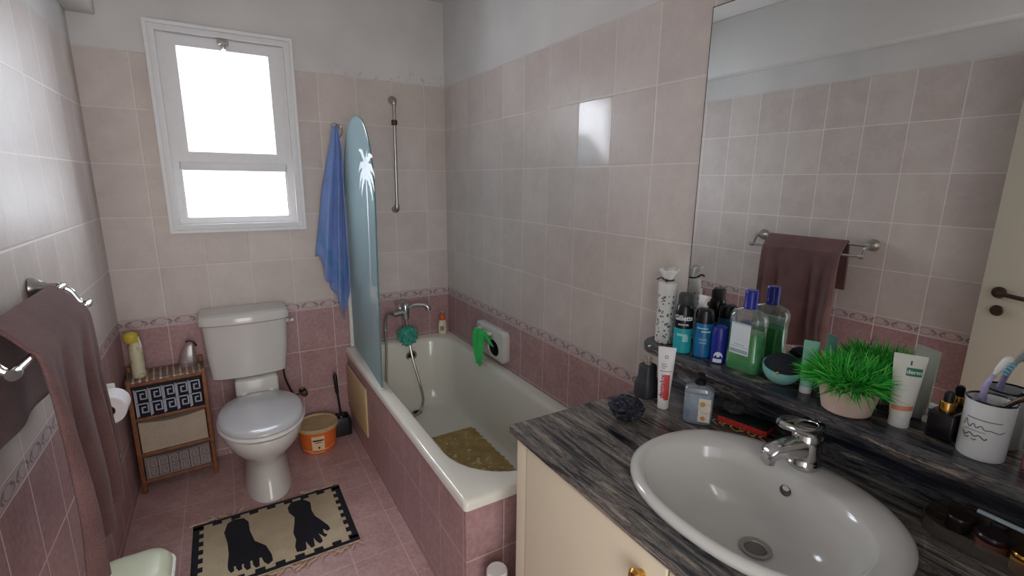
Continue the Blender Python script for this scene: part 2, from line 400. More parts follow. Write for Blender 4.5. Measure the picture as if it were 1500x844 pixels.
bm = BM(); box(bm, 0.336, 0.804, 0.02, 0.025, 1.312, 1.552); obj('pane', bm, M['pane'], w, smooth=0)
bm = BM(); box(bm, 0.547, 0.595, -0.03, -0.012, 2.133, 2.158, 0.004); box(bm, 0.562, 0.582, -0.04, -0.012, 2.112, 2.14, 0.004)
box(bm, 0.552, 0.56, -0.034, -0.028, 2.142, 2.15, 0.002); box(bm, 0.584, 0.592, -0.034, -0.028, 2.142, 2.15, 0.002)
l = obj('latch', bm, M['steel'], sash); l['label'] = 'small grey metal latch at the top of the sash'
# ---------------------------------------------------------------- bath
TX, TY, TZ = 1.046, -1.690, 0.52
tub = thing('bathtub', 'white enamel bathtub boxed in with pink tiles along the right wall', 'bathtub', (1.39, -0.85, 0))
bm = BM()
L = []
L.append(rrect(TX + 0.006, W - 0.001, TY + 0.006, -0.001, 0.012, 0.482))
L.append(rrect(TX, W - 0.001, TY, -0.001, 0.014, 0.486))
L.append(rrect(TX, W - 0.001, TY, -0.001, 0.016, 0.508))
L.append(rrect(TX + 0.004, W - 0.001, TY + 0.004, -0.001, 0.018, 0.517))
L.append(rrect(TX + 0.012, W - 0.002, TY + 0.012, -0.002, 0.02, 0.52))
L.append(rrect(1.100, 1.680, -1.630, -0.062, [0.16, 0.12, 0.25, 0.25], 0.519))
L.append(rrect(1.110, 1.672, -1.620, -0.072, [0.16, 0.12, 0.25, 0.25], 0.512))
L.append(rrect(1.116, 1.667, -1.612, -0.079, [0.16, 0.12, 0.25, 0.25], 0.49))
L.append(rrect(1.130, 1.660, -1.560, -0.100, [0.16, 0.12, 0.24, 0.24], 0.36))
L.append(rrect(1.150, 1.650, -1.480, -0.130, [0.15, 0.12, 0.22, 0.22], 0.20))
L.append(rrect(1.170, 1.648, -1.430, -0.150, [0.15, 0.12, 0.2, 0.2], 0.135))
L.append(rrect(1.2, 1.634, -1.380, -0.180, [0.13, 0.12, 0.18, 0.18], 0.106))
L.append(rrect(1.235, 1.622, -1.31, -0.22, [0.12, 0.12, 0.15, 0.15], 0.1))
loft(bm, L, cap0=False)
obj('tub_shell', bm, M['tub'], tub, smooth=0.9)
bm = BM(); box(bm, 1.056, 1.08, -1.672, -0.001, 0.0, 0.485)
p = obj('side_panel', bm, M['panel'], tub, smooth=0); p['label'] = 'pink tiled side panel'
bm = BM(); box(bm, 1.0562, W - 0.001, -1.6745, -1.66, 0.0, 0.485)
p = obj('end_panel', bm, M['panel_f'], tub, smooth=0); p['label'] = 'pink tiled end panel'
bm = BM(); box(bm, 1.044, 1.056, -0.455, -0.012, 0.135, 0.418, 0.008, 3)
p = obj('access_panel', bm, plain('cream_access_panel', rgb(205, 178, 136), 0.55, var=0.06, scale=6), tub); p['label'] = 'cream wooden access hatch in the tiled side'
bm = BM(); lathe(bm, [(0.0, 0.0005), (0.03, 0.001), (0.033, 0.003), (0.031, 0.006), (0.026, 0.005), (0.022, 0.002)], (1.405, -0.235, 0.1), 28, cap0=False)
dr = obj('drain', bm, M['steel'], tub)
bm = BM(); lathe(bm, [(0.022, 0.0), (0.02, 0.004), (0.004, 0.004)], (1.405, -0.235, 0.1005), 20, cap0=False); obj('strainer', bm, M['dark_hole'], dr)
MY = Matrix.Rotation(PI / 2 + 0.2, 3, 'X')
bm = BM(); lathe(bm, [(0.034, 0), (0.036, 0.004), (0.032, 0.009), (0.024, 0.007), (0.022, 0.003)], (1.43, -0.09, 0.425), 24, M=MY, cap0=False)
ov = obj('overflow_ring', bm, M['steel'], tub)
bm = BM(); lathe(bm, [(0.023, 0.003), (0.02, 0.005), (0.002, 0.005)], (1.43, -0.09, 0.425), 20, M=MY); obj('overflow_hole', bm, M['dark_hole'], ov)

# pebble mat lying in the bath
t = NT('pebble_mat'); co = t.objco(); n = t.noise(co, 14, 4); sp = t.math('GREATER_THAN', t.noise(co, 30, 1), 0.66)
c = t.ramp(n, [(0.3, rgb(158, 130, 78)), (0.7, rgb(190, 163, 108))]); c = t.mix(t.math('MULTIPLY', sp, 0.8), c, rgb(224, 205, 164))  # paler patches paint glints on the pebbles into the colour
M['mat'] = t.end(t.bsdf(c, 0.35, 0, t.bump(t.noise(co, 160, 3), 0.25), 0.4))
bm = BM(); 
loft(bm, [rrect(1.275, 1.618, -1.262, -0.572, 0.012, 0.1015), rrect(1.275, 1.618, -1.262, -0.572, 0.012, 0.106)], True, True)
for i in range(15):
    for j in range(29):
        cx = 1.283 + (i + (0.5 if j % 2 else 0)) * 0.0228; cy = -0.582 - j * 0.0238
        if cx > 1.622: continue
        cx += R.uniform(-.004, .004); cy += R.uniform(-.004, .004); a = R.uniform(0.0095, 0.0132); b = R.uniform(0.0095, 0.0132); hh = R.uniform(0.004, 0.0065)
        lathe(bm, [(1.0, 0.0), (0.92, 0.5), (0.62, 0.85), (0.2, 1.0)], (0, 0, 0), 9, M=Matrix(((a, 0, 0), (0, b, 0), (0, 0, hh))), cap0=False) if False else \
            loft(bm, [[Vector((cx + a * r * math.cos(2 * PI * k / 9), cy + b * r * math.sin(2 * PI * k / 9), 0.105 + hh * z)) for k in range(9)] for r, z in ((1, 0), (.9, .55), (.55, .92))], False, True)
tag(obj('bath_mat', bm, M['mat'], base=(1.44, -0.9, 0.1)), 'tan pebbled rubber mat lying on the floor of the bathtub', 'bath mat')

# ---------------------------------------------------------------- shower screen with etched palms
def SP(y, z, d=0.0): return Vector((1.1 + 0.0486 * (y + 0.02) + d, y, z))
scr = thing('shower_screen', 'frosted blue glass shower screen with white palm trees on the bath edge', 'shower screen', (1.085, -0.37, 0.52))
out = [(-0.022, 0.53), (-0.725, 0.53), (-0.742, 0.97), (-0.755, 1.2), (-0.768, 1.42), (-0.764, 1.5), (-0.75, 1.57), (-0.726, 1.625), (-0.69, 1.685), (-0.64, 1.735), (-0.578, 1.774), (-0.52, 1.795), (-0.459, 1.805), (-0.37, 1.807), (-0.30, 1.795), (-0.22, 1.765), (-0.14, 1.71), (-0.07, 1.62), (-0.035, 1.53), (-0.022, 1.42)]
t = NT('frosted_blue_glass'); P, X, Y, Z = t.pos(); n = t.noise(P, 3, 3)
tr = t.node('ShaderNodeBsdfTransparent'); tr.inputs[0].default_value = rgb(226, 240, 243)
tl = t.node('ShaderNodeBsdfTranslucent'); tl.inputs[0].default_value = rgb(222, 240, 245)
df = t.bsdf(t.ramp(n, [(0.3, rgb(196, 224, 232)), (0.7, rgb(214, 235, 240))]), 0.25, 0, None, 0.5)
m1 = t.node('ShaderNodeMixShader'); m1.inputs[0].default_value = 0.68; t.link(df, m1.inputs[1]); t.link(tl.outputs[0], m1.inputs[2])
m2 = t.node('ShaderNodeMixShader'); m2.inputs[0].default_value = 0.52; t.link(tr.outputs[0], m2.inputs[1]); t.link(m1.outputs[0], m2.inputs[2])
M['frost'] = t.end(m2.outputs[0])
bm = BM(); prism(bm, [SP(y, z, -0.003) for y, z in out], (0.006, 0, 0)); obj('glass_panel', bm, M['frost'], scr, smooth=0)
M['glass_edge'] = plain('green_glass_edge', rgb(92, 128, 128), 0.15, var=0.05)
bm = BM(); tube(bm, [SP(y, z) for y, z in out[1:]], 0.0036, 8); obj('glass_edge', bm, M['glass_edge'], scr)
bm = BM(); box(bm, 1.078, 1.106, -0.024, -0.001, 0.522, 1.46, 0.003); e = obj('wall_profile', bm, M['white_plastic'], scr)
bm = BM(); tube(bm, [SP(-0.022, 0.526), SP(-0.725, 0.526)], 0.0055, 8); obj('bottom_seal', bm, M['white_plastic'], scr)
M['etch'] = glassy('white_etching', rgb(240, 246, 248), alpha=0.3, rough=0.5, spec=0.01)
def frond(bm, y, z, ang, ln, droop, w0):
    p = []; a = ang
    for i in range(9):
        p.append((y, z)); y += math.cos(a) * ln / 8; z += math.sin(a) * ln / 8; a -= droop / 8 * (1 if math.cos(ang) > 0 else -1)
    up = []; dn = []
    for i, (yy, zz) in enumerate(p):
        j = min(i + 1, 8); k = max(i - 1, 0); d = Vector((p[j][0] - p[k][0], p[j][1] - p[k][1])).normalized()
        ww = w0 * math.sin(PI * (0.12 + 0.88 * i / 8)) + 0.001; jag = 1.0 if i % 2 else 0.72
        up.append(SP(yy - d.y * ww * jag, zz + d.x * ww * jag, -0.0036)); dn.append(SP(yy + d.y * ww * jag, zz - d.x * ww * jag, -0.0036))
    for i in range(8):
        bm.faces.new([bm.verts.new(q) for q in (up[i], up[i + 1], dn[i + 1], dn[i])])
def palm(y, z, sc_, zt, lean):
    bm = BM()
    for a, l, d in ((80, .2, 1.6), (112, .19, 1.7), (50, .2, 1.9), (20, .2, 1.7), (140, .2, 1.8), (165, .19, 1.6), (-10, .17, 1.2), (195, .17, 1.2), (95, .12, 0.8)):
        frond(bm, y, z, math.radians(a), l * sc_, d, 0.019 * sc_)
    pts = [(y + lean * s * s, z + (zt - z) * s) for s in [i / 12 for i in range(13)]]
    for i in range(12):
        w0 = (0.009 + 0.005 * i / 12) * sc_
        bm.faces.new([bm.verts.new(SP(a, b, -0.0036)) for a, b in ((pts[i][0] - w0, pts[i][1]), (pts[i][0] + w0, pts[i][1]), (pts[i + 1][0] + w0, pts[i + 1][1]), (pts[i + 1][0] - w0, pts[i + 1][1]))])
    return obj('palm_etching', bm, M['etch'], scr, smooth=0)
palm(-0.625, 1.53, 1.0, 1.02, 0.02)['label'] = 'large white etched palm tree'
palm(-0.655, 0.965, 0.62, 0.68, -0.01)['label'] = 'small white etched palm tree near the bottom'

# chrome hook on the wall and the blue towel hanging from it
hk = thing('towel_hook', 'chrome ring hook on the back wall holding the blue towel', 'hook', (1.072, 0, 1.79))
bm = BM(); lathe(bm, [(0.022, 0), (0.023, 0.004), (0.018, 0.01), (0.008, 0.014), (0.007, 0.035)], (1.072, -0.001, 1.795), 20, M=Matrix.Rotation(PI / 2, 3, 'X')); obj('wall_plate', bm, M['chrome'], hk)
bm = BM(); tube(bm, [Vector((1.078 + 0.012 * math.sin(a), -0.05 - 0.034 * math.sin(a), 1.77 + 0.034 * math.cos(a))) for a in [2 * PI * i / 24 for i in range(25)]], 0.0035, 8, cap=False); obj('ring', bm, M['chrome'], hk)
M['blue'] = cloth('blue_terry', rgb(128, 154, 212), 300, 0.14, 0.5, 0.2)
M['blue_band'] = cloth('blue_terry_band', rgb(112, 150, 204), 500, 0.1, 0.2, 0.1)
bm = BM(); NS, NTT = 60, 46; g = []
def ip(x, T):
    for (a, b), (c, d) in zip(T, T[1:]):
        if x <= c: return b + (d - b) * (x - a) / (c - a)
    return T[-1][1]
zb = [(0, 1.085), (0.1, 1.09), (0.22, 0.965), (0.34, 0.93), (0.5, 0.87), (0.66, 0.78), (0.78, 0.70), (0.86, 0.80), (1.0, 0.99)]
for j in range(NTT + 1):
    tt = j / NTT; row = []
    for i in range(NS + 1):
        s = i / NS; z = 1.79 - (1.79 - ip(s, zb)) * tt
        xl = ip(tt, [(0, 1.048), (0.12, 1.03), (0.5, 0.972), (1, 0.915)]); xr = ip(tt, [(0, 1.07), (0.15, 1.085), (0.5, 1.083), (1, 1.088)])
        e = min(1, tt * 3); f = math.sin(s * 2 * PI * 2.6 + 0.6 + 0.5 * tt); f2 = math.sin(s * 2 * PI * 5.3 + 2 + tt)
        x = xl + (xr - xl) * s + 0.006 * f2 * e; y = -0.062 - 0.02 * e * (1 - abs(2 * s - 1)) + (0.008 + 0.026 * e) * f * (0.6 + 0.4 * tt)
        row.append(bm.verts.new((x, min(y, -0.012), z)))
    g.append(row)
for j in range(NTT):
    for i in range(NS): bm.faces.new((g[j][i], g[j][i + 1], g[j + 1][i + 1], g[j + 1][i]))
bm.faces.ensure_lookup_table()
for k, fc in enumerate(bm.faces):
    if int(0.80 * NTT) <= k // NS <= int(0.87 * NTT): fc.material_index = 1
tag(obj('blue_towel', bm, [M['blue'], M['blue_band']], base=(1.05, -0.06, 1.2), solid=0.006, smooth=3.1), 'blue bath towel hanging in folds from the hook beside the screen', 'towel')

# ---------------------------------------------------------------- shower rail, mixer tap and what hangs there
rl = thing('shower_rail', 'slim chrome shower riser rail fixed on the back wall tiles', 'shower rail', (1.39, 0, 1.65))
bm = BM(); tube(bm, [(1.395, -0.045, 1.945), (1.39, -0.045, 1.355)], 0.0095, 14); obj('rail', bm, M['steel'], rl)
for z, x in ((1.95, 1.395), (1.35, 1.39)):
    bm = BM(); s_ = 1 if z > 1.6 else -1
    tube(bm, bez([(x, -0.001, z + 0.012 * s_), (x, -0.02, z + 0.013 * s_), (x, -0.04, z + 0.004 * s_), (x, -0.045, z - 0.018 * s_)], 5), [0.021, 0.021, 0.021, 0.02, 0.02, 0.02, 0.019, 0.019, 0.018, 0.018, 0.017, 0.017, 0.016, 0.016, 0.015, 0.014], 14); obj('bracket', bm, M['steel'], rl)
bm = BM(); lathe(bm, [(0.011, 0), (0.017, 0.004), (0.017, 0.026), (0.011, 0.03)], (1.394, -0.045, 1.82), 16); obj('slider', bm, M['bronze'], rl)

tp = thing('bath_mixer_tap', 'chrome bath mixer tap with shower hose on the back wall above the bath', 'tap', (1.41, 0, 0.7))
bm = BM(); lathe(bm, [(0.02, -0.055), (0.024, -0.05), (0.026, 0), (0.026, 0.03), (0.022, 0.045), (0.018, 0.05)], (1.412, -0.062, 0.712), 22)
lathe(bm, [(0.03, 0), (0.03, 0.008), (0.018, 0.014), (0.016, 0.05)], (1.412, -0.001, 0.705), 20, M=Matrix.Rotation(PI / 2, 3, 'X')); obj('body', bm, M['chrome'], tp)
bm = BM(); tube(bm, [(1.392, -0.062, 0.704), (1.335, -0.066, 0.7), (1.33, -0.066, 0.7)], [0.016, 0.016, 0.012], 14); obj('diverter_arm', bm, M['chrome'], tp)
bm = BM(); tube(bm, bez([(1.425, -0.068, 0.725), (1.46, -0.085, 0.748), (1.51, -0.11, 0.75), (1.535, -0.125, 0.738), (1.54, -0.128, 0.715)], 6), [0.013] * 20 + [0.016] * 5, 14); obj('spout', bm, M['chrome'], tp)
bm = BM(); tube(bm, bez([(1.412, -0.062, 0.764), (1.38, -0.075, 0.775), (1.345, -0.09, 0.772)], 5), [0.012] * 5 + [0.008] * 6, 10); obj('lever', bm, M['chrome'], tp)
bm = BM()
hp = bez([(1.413, -0.064, 0.66), (1.417, -0.085, 0.55), (1.43, -0.125, 0.40), (1.452, -0.165, 0.27), (1.46, -0.2, 0.17), (1.425, -0.245, 0.115), (1.36, -0.29, 0.108), (1.28, -0.31, 0.112), (1.23, -0.27, 0.16), (1.235, -0.2, 0.3), (1.262, -0.13, 0.5), (1.272, -0.095, 0.64), (1.288, -0.08, 0.7), (1.315, -0.07, 0.708), (1.335, -0.066, 0.702)], 26)
tube(bm, hp, [0.0075 + (0.0009 if i % 2 else -0.0006) for i in range(len(hp))], 10); obj('hose', bm, M['steel'], tp)['label'] = 'ribbed metal shower hose'

def pouf(name, c, r, mat, label, cat, seed, amp=0.28, fr=3.4, squash=1.0):
    rr = random.Random(seed); bm = BM(); bmesh.ops.create_icosphere(bm, subdivisions=5, radius=1.0)
    dirs = [(Vector((rr.gauss(0, 1), rr.gauss(0, 1), rr.gauss(0, 1))).normalized(), rr.uniform(fr * 2, fr * 4.5), rr.uniform(0, 6)) for _ in range(9)]
    for v in bm.verts:
        n = v.co.normalized(); s = 0
        for d, f, ph in dirs: s += abs(math.sin(f * n.dot(d) + ph + 1.6 * math.sin(3 * n.dot(dirs[0][0]) + ph)))
        k = r * (1 - amp * 0.6 + amp * 1.6 * (s / len(dirs) - 0.5) * 1.9); v.co = Vector((n.x * k, n.y * k, n.z * k * squash)) + Vector(c)
    return tag(obj(name, bm, mat, base=(c[0], c[1], c[2] - r * squash), smooth=3.1), label, cat)
M['net'] = plain('teal_netting', rgb(70, 160, 140), 0.5, var=0.35, scale=60, bump=0.6)
po = pouf('bath_pouf', (1.402, -0.115, 0.568), 0.058, M['net'], 'teal green netted bath pouf hanging under the bath mixer tap', 'bath pouf', 3, 0.45)
bm = BM(); tube(bm, bez([(1.405, -0.115, 0.61), (1.4, -0.11, 0.66), (1.396, -0.1, 0.70), (1.385, -0.085, 0.718), (1.378, -0.062, 0.7218)], 5), 0.0014, 6); obj('cord', bm, M['white_plastic'], po)

# lotion bottle on the bath corner
lb = thing('lotion_bottle', 'white lotion bottle with orange cap on the far bath corner', 'bottle', (1.668, -0.038, 0.52))
bm = BM(); c0 = (1.668, -0.038, 0.0)
lathe(bm, [(0.024, 0.5203), (0.028, 0.524), (0.029, 0.55), (0.0285, 0.585), (0.024, 0.607), (0.015, 0.617)], c0, 28, sx=1.0, sy=0.72); b_ = obj('bottle_body', bm, plain('cream_bottle', rgb(224, 216, 196), 0.35), lb)
bm = BM(); lathe(bm, [(0.016, 0.614), (0.019, 0.616), (0.018, 0.645), (0.013, 0.652)], c0, 24); obj('cap', bm, plain('orange_cap', rgb(214, 96, 42), 0.4), lb)
bm = BM(); lathe(bm, [(0.006, 0.652), (0.006, 0.668), (0.011, 0.67), (0.011, 0.678), (0.004, 0.681)], c0, 14); tube(bm, [(1.668, -0.038, 0.675), (1.65, -0.044, 0.674)], 0.0035, 8); obj('pump', bm, glassy('clear_plastic', rgb(225, 225, 225), 0.4), lb)
bm = BM(); fa = face_ang(c0); lab = on_cyl((1.668, -0.038), 0.0285, fa, 0.566, -0.001)
rect_on(bm, lambda x, y: Vector((1.668 + 0.0296 * math.cos(fa + x / .0285), -0.038 + 0.0216 * math.sin(fa + x / .0285), 0.56 + y)), -0.012, 0.012, -0.014, 0.016); obj('label', bm, plain('olive_label', rgb(150, 140, 104), 0.5, var=0.4, scale=160), b_)

# ceramic soap holder on the right wall
sd = thing('soap_holder', 'white ceramic soap holder with a round opening on the right wall', 'soap holder', (W, -0.65, 0.64))
def YZ(l, x): return [Vector((x, p.x, p.y)) for p in l]
bm = BM(); y0, y1, z0, z1 = -0.812, -0.488, 0.553, 0.73
hole = [Vector((-0.70 + 0.062 * math.cos(a), 0.618 + 0.047 * math.sin(a), 0)) for a in [math.radians(45) * 0 + 2 * PI * i / 36 for i in range(36)]]
loft(bm, [YZ(rrect(y0, y1, z0, z1, 0.03, 0), W - 0.001), YZ(rrect(y0, y1, z0, z1, 0.03, 0), W - 0.03), YZ(rrect(y0 + .004, y1 - .004, z0 + .004, z1 - .004, 0.028, 0), W - 0.036), YZ(rrect(y0 + .012, y1 - .012, z0 + .012, z1 - .012, 0.024, 0), W - 0.039),
          [Vector((W - 0.041, p.x, p.y)) for p in hole], [Vector((W - 0.036, -0.70 + (p.x + 0.70) * .93, 0.618 + (p.y - .618) * .93)) for p in hole], [Vector((W - 0.008, -0.70 + (p.x + 0.70) * .86, 0.618 + (p.y - .618) * .86)) for p in hole]], False, False)
obj('plate', bm, M['ceramic'], sd, smooth=0.8)
bm = BM(); loft(bm, [[Vector((W - 0.034, -0.70 + (p.x + 0.70) * .925, 0.618 + (p.y - .618) * .925)) for p in hole], [Vector((W - 0.006, -0.70 + (p.x + 0.70) * .84, 0.618 + (p.y - .618) * .84)) for p in hole]], False, True)
obj('opening', bm, M['dark_hole'], sd)
bm = BM(); tube(bm, bez([(W - 0.04, -0.56, 0.70), (W - 0.058, -0.57, 0.70), (W - 0.064, -0.62, 0.697), (W - 0.058, -0.67, 0.694), (W - 0.04, -0.68, 0.694)], 5), 0.011, 12); obj('grip_bar', bm, M['ceramic'], sd)
# green cloth draped through it
M['green'] = cloth('green_cloth', rgb(60, 196, 98), 260, 0.15, 0.6, 0.3)
bm = BM(); g = []; NI, NJ = 16, 30
for j in range(NJ + 1):
    s = j / NJ; row = []
    for i in range(NI + 1):
        q = i / NI - 0.5
        pth = [(0, (W - 0.043, 0.633)), (0.1, (W - 0.056, 0.662)), (0.2, (W - 0.076, 0.71)), (0.26, (W - 0.081, 0.714)), (0.33, (W - 0.085, 0.70)), (0.6, (W - 0.088, 0.62)), (1.0, (W - 0.083, 0.515))]
        x = ip(s, [(a, b[0]) for a, b in pth]); z = ip(s, [(a, b[1]) for a, b in pth])
        wd = ip(s, [(0, 0.06), (0.2, 0.085), (0.5, 0.12), (0.8, 0.1), (1, 0.05)]); yc = ip(s, [(0, -0.69), (0.22, -0.635), (0.5, -0.612), (1, -0.63)])
        row.append(bm.verts.new((x + 0.011 * math.sin(q * 11 + s * 3) * min(1, s * 4) - 0.006, yc + q * wd, z - 0.02 * abs(q) * s)))
    g.append(row)
for j in range(NJ):
    for i in range(NI): bm.faces.new((g[j][i], g[j][i + 1], g[j + 1][i + 1], g[j + 1][i]))
tag(obj('wash_cloth', bm, M['green'], base=(W - 0.07, -0.6, 0.6), solid=0.006, smooth=3.1), 'bright green wash cloth hanging from the ceramic soap holder', 'cloth')

# ---------------------------------------------------------------- toilet
to = thing('toilet', 'white close-coupled toilet with closed lid against the back wall', 'toilet', (0.55, -0.35, 0))
bm = BM(); n = 48
S = [(0.556, -0.345, 0.108, 0.235, 0.0), (0.556, -0.345, 0.106, 0.232, 0.02), (0.556, -0.335, 0.098, 0.205, 0.06), (0.556, -0.33, 0.092, 0.19, 0.13), (0.555, -0.345, 0.097, 0.2, 0.19),
     (0.554, -0.385, 0.128, 0.245, 0.25), (0.553, -0.42, 0.158, 0.275, 0.305), (0.553, -0.437, 0.172, 0.282, 0.345), (0.553, -0.442, 0.178, 0.284, 0.375), (0.553, -0.442, 0.175, 0.281, 0.386), (0.553, -0.442, 0.15, 0.25, 0.388)]
loft(bm, [ell(*a, n=n, pw=2.15, pwb=2.6) for a in S]); obj('bowl', bm, M['ceramic'], to, smooth=1.2)
bm = BM(); box(bm, 0.455, 0.655, -0.235, -0.03, 0.33, 0.502, 0.015, 3); obj('cistern_neck', bm, M['ceramic'], to)
M['seat'] = plain('grey_white_seat', rgb(196, 196, 199), 0.2, var=0.01, coat=0.2)
bm = BM()
for a in (0,): loft(bm, [ell(0.553, -0.475, 0.18, 0.243, 0.3895, n=n, pw=2.1, pwb=2.5), ell(0.553, -0.475, 0.186, 0.249, 0.394, n=n, pw=2.1, pwb=2.5), ell(0.553, -0.475, 0.186, 0.249, 0.404, n=n, pw=2.1, pwb=2.5), ell(0.553, -0.475, 0.18, 0.243, 0.408, n=n, pw=2.1, pwb=2.5)])
obj('seat', bm, M['white_plastic'], to, smooth=1.0)
bm = BM(); sl = 0.04
loft(bm, [ell(0.553, -0.475, 0.176, 0.239, 0.411, n=n, pw=2.1, pwb=2.5), ell(0.553, -0.475, 0.183, 0.246, 0.416, n=n, pw=2.1, pwb=2.5), ell(0.553, -0.475, 0.181, 0.244, 0.425, n=n, pw=2.1, pwb=2.5), ell(0.553, -0.475, 0.168, 0.23, 0.433, n=n, pw=2.1, pwb=2.5), ell(0.553, -0.475, 0.13, 0.18, 0.438, n=n, pw=2.1, pwb=2.4), ell(0.553, -0.475, 0.06, 0.09, 0.44, n=n)])
obj('seat_lid', bm, M['seat'], to, smooth=1.0)
for x in (0.49, 0.616):
    bm = BM(); lathe(bm, [(0.016, 0), (0.016, 0.03), (0.01, 0.035)], (x, -0.238, 0.405), 14); obj('hinge', bm, M['white_plastic'], to)
def cist(x0, x1, yf, yb, z, bulge, k=14):
    """front edge bows outwards"""
    l = [Vector((x0 + (x1 - x0) * i / k, yf - bulge * (1 - (2 * i / k - 1) ** 2), z)) for i in range(k + 1)]
    r = 0.02; l[0].y += r; l[-1].y += r; l.insert(1, Vector((x0 + 0.006, yf + 0.006, z))); l.insert(-1, Vector((x1 - 0.006, yf + 0.006, z)))
    return l + [Vector((x1, yb, z)), Vector(((x0 + x1) / 2, yb, z)), Vector((x0, yb, z))]
bm = BM(); loft(bm, [cist(0.375, 0.69, -0.17, -0.012, 0.5, 0.02), cist(0.36, 0.702, -0.182, -0.01, 0.512, 0.024), cist(0.35, 0.716, -0.188, -0.01, 0.64, 0.026), cist(0.343, 0.724, -0.192, -0.01, 0.795, 0.028)])
ci = obj('cistern', bm, M['ceramic'], to, smooth=0.7)
bm = BM(); loft(bm, [cist(0.338, 0.729, -0.197, -0.006, 0.794, 0.03), cist(0.330, 0.737, -0.205, -0.004, 0.802, 0.032), cist(0.330, 0.737, -0.205, -0.004, 0.83, 0.032), cist(0.336, 0.731, -0.199, -0.006, 0.841, 0.031), cist(0.352, 0.715, -0.18, -0.01, 0.846, 0.028)])
obj('cistern_lid', bm, M['ceramic'], to, smooth=0.7)
bm = BM(); tube(bm, [(0.712, -0.13, 0.765), (0.738, -0.13, 0.765)], 0.011, 12); tube(bm, bez([(0.738, -0.13, 0.765), (0.742, -0.15, 0.768), (0.752, -0.18, 0.778)], 4), 0.0075, 10); obj('flush_lever', bm, M['white_plastic'], ci)
# supply valve on the wall
vl = thing('stop_valve', 'small brown stop valve low on the back wall right of the toilet', 'valve', (0.79, 0, 0.295))
bm = BM(); RXm = Matrix.Rotation(PI / 2, 3, 'X'); lathe(bm, [(0.02, 0), (0.02, 0.006), (0.009, 0.01), (0.009, 0.04)], (0.79, -0.001, 0.295), 16, M=RXm); tube(bm, [(0.775, -0.045, 0.295), (0.81, -0.045, 0.295)], 0.012, 12); obj('valve_body', bm, M['bronze'], vl)
bm = BM(); lathe(bm, [(0.017, 0), (0.019, 0.004), (0.017, 0.014), (0.008, 0.016)], (0.795, -0.05, 0.295), 12, M=RXm); obj('valve_knob', bm, M['bronze'], vl)
bm = BM(); tube(bm, bez([(0.776, -0.045, 0.295), (0.74, -0.05, 0.3), (0.715, -0.055, 0.36), (0.70, -0.06, 0.42), (0.695, -0.06, 0.495)], 6), 0.0055, 8); obj('supply_hose', bm, M['bronze'], vl)
# ---------------------------------------------------------------- drawer rack beside the toilet (built in its own frame: x width, y depth)
M['bamboo'] = plain('brown_bamboo', rgb(128, 80, 52), 0.5, var=0.3, scale=40, bump=0.2)
rk = thing('drawer_rack', 'small bamboo rack with three fabric drawers between left wall and toilet', 'drawer rack', (0.02, -0.208, 0)); rk.rotation_euler = (0, 0, 0.085)
RWd, RD, RH = 0.318, 0.175, 0.575
def lobj(name, bm, mat, par, **k): return obj(name, bm, mat, par, local=True, **k)
for x in (0.0, RWd - 0.02):
    for y in (0.0, RD - 0.02):
        bm = BM(); box(bm, x, x + 0.02, y, y + 0.02, 0, RH + (0.012 if y == 0 else 0.03), 0.005); lobj('post', bm, M['bamboo'], rk)
for z in (0.05, 0.192, 0.375, 0.55):
    bm = BM(); box(bm, 0.018, RWd - 0.018, 0.001, 0.017, z, z + 0.017, 0.004); lobj('rail', bm, M['bamboo'], rk)
    for x in (0.003, RWd - 0.017):
        bm = BM(); box(bm, x, x + 0.014, 0.018, RD - 0.018, z, z + 0.016, 0.004); lobj('side_rail', bm, M['bamboo'], rk)
t = NT('woven_top'); co = t.objco(); sx = t.node('ShaderNodeSeparateXYZ'); t.link(co, sx.inputs[0])
st = t.math('FRACT', t.math('MULTIPLY', sx.outputs[0], 1 / 0.0265)); stripe = t.math('LESS_THAN', st, 0.3)
wv = t.math('SINE', t.math('MULTIPLY', sx.outputs[1], 700)); nz = t.noise(t.scalevec(co, 90, 260, 1), 1.0, 2)
c = t.mix(stripe, rgb(150, 128, 116), rgb(214, 200, 184)); c = t.mix(t.math('MULTIPLY', t.math('GREATER_THAN', nz, 0.5), 0.55), c, rgb(84, 62, 54))
M['woven'] = t.end(t.bsdf(c, 0.8, 0, t.bump(t.math('ADD', wv, nz), 0.5, 0.002), 0.2))
bm = BM(); box(bm, 0.004, RWd - 0.004, 0.008, RD - 0.004, RH - 0.012, RH + 0.001, 0.003); lobj('woven_top', bm, M['woven'], rk)
M['drw_black'] = cloth('black_fabric', rgb(38, 40, 52), 420, 0.2, 0.5, 0.2); M['drw_cream'] = cloth('cream_fabric', rgb(178, 162, 144), 420, 0.08, 0.5, 0.2)
M['drw_grey'] = cloth('grey_fabric', rgb(136, 122, 120), 420, 0.12, 0.5, 0.2); M['key_white'] = cloth('white_print', rgb(178, 180, 190), 420, 0.1, 0.2, 0.1); M['key_grey'] = cloth('dark_print', rgb(84, 74, 76), 420, 0.1, 0.2, 0.1); M['key_pale'] = cloth('pale_print', rgb(168, 158, 156), 420, 0.1, 0.2, 0.1)
def drawer(z0, z1, mat, lab, sag=0.012):
    bm = BM(); L_ = []
    for k, y in enumerate((0.008, 0.004, 0.004 - 0.0, 0.16)):
        i = 0.004 if k == 0 else 0
        xs = [0.024 + i + (RWd - 0.048 - 2 * i) * q / 12 for q in range(13)]
        L_.append([Vector((x, y, z0 + i)) for x in xs] + [Vector((x, y, z1 - i - sag * math.sin(PI * q / 12) * (1 if k < 3 else 0.3))) for q, x in reversed(list(enumerate(xs)))])
    L_ = [L_[0], L_[1], L_[3]]
    loft(bm, L_); o = lobj('drawer', bm, mat, rk, smooth=0.5); o['label'] = lab; return o
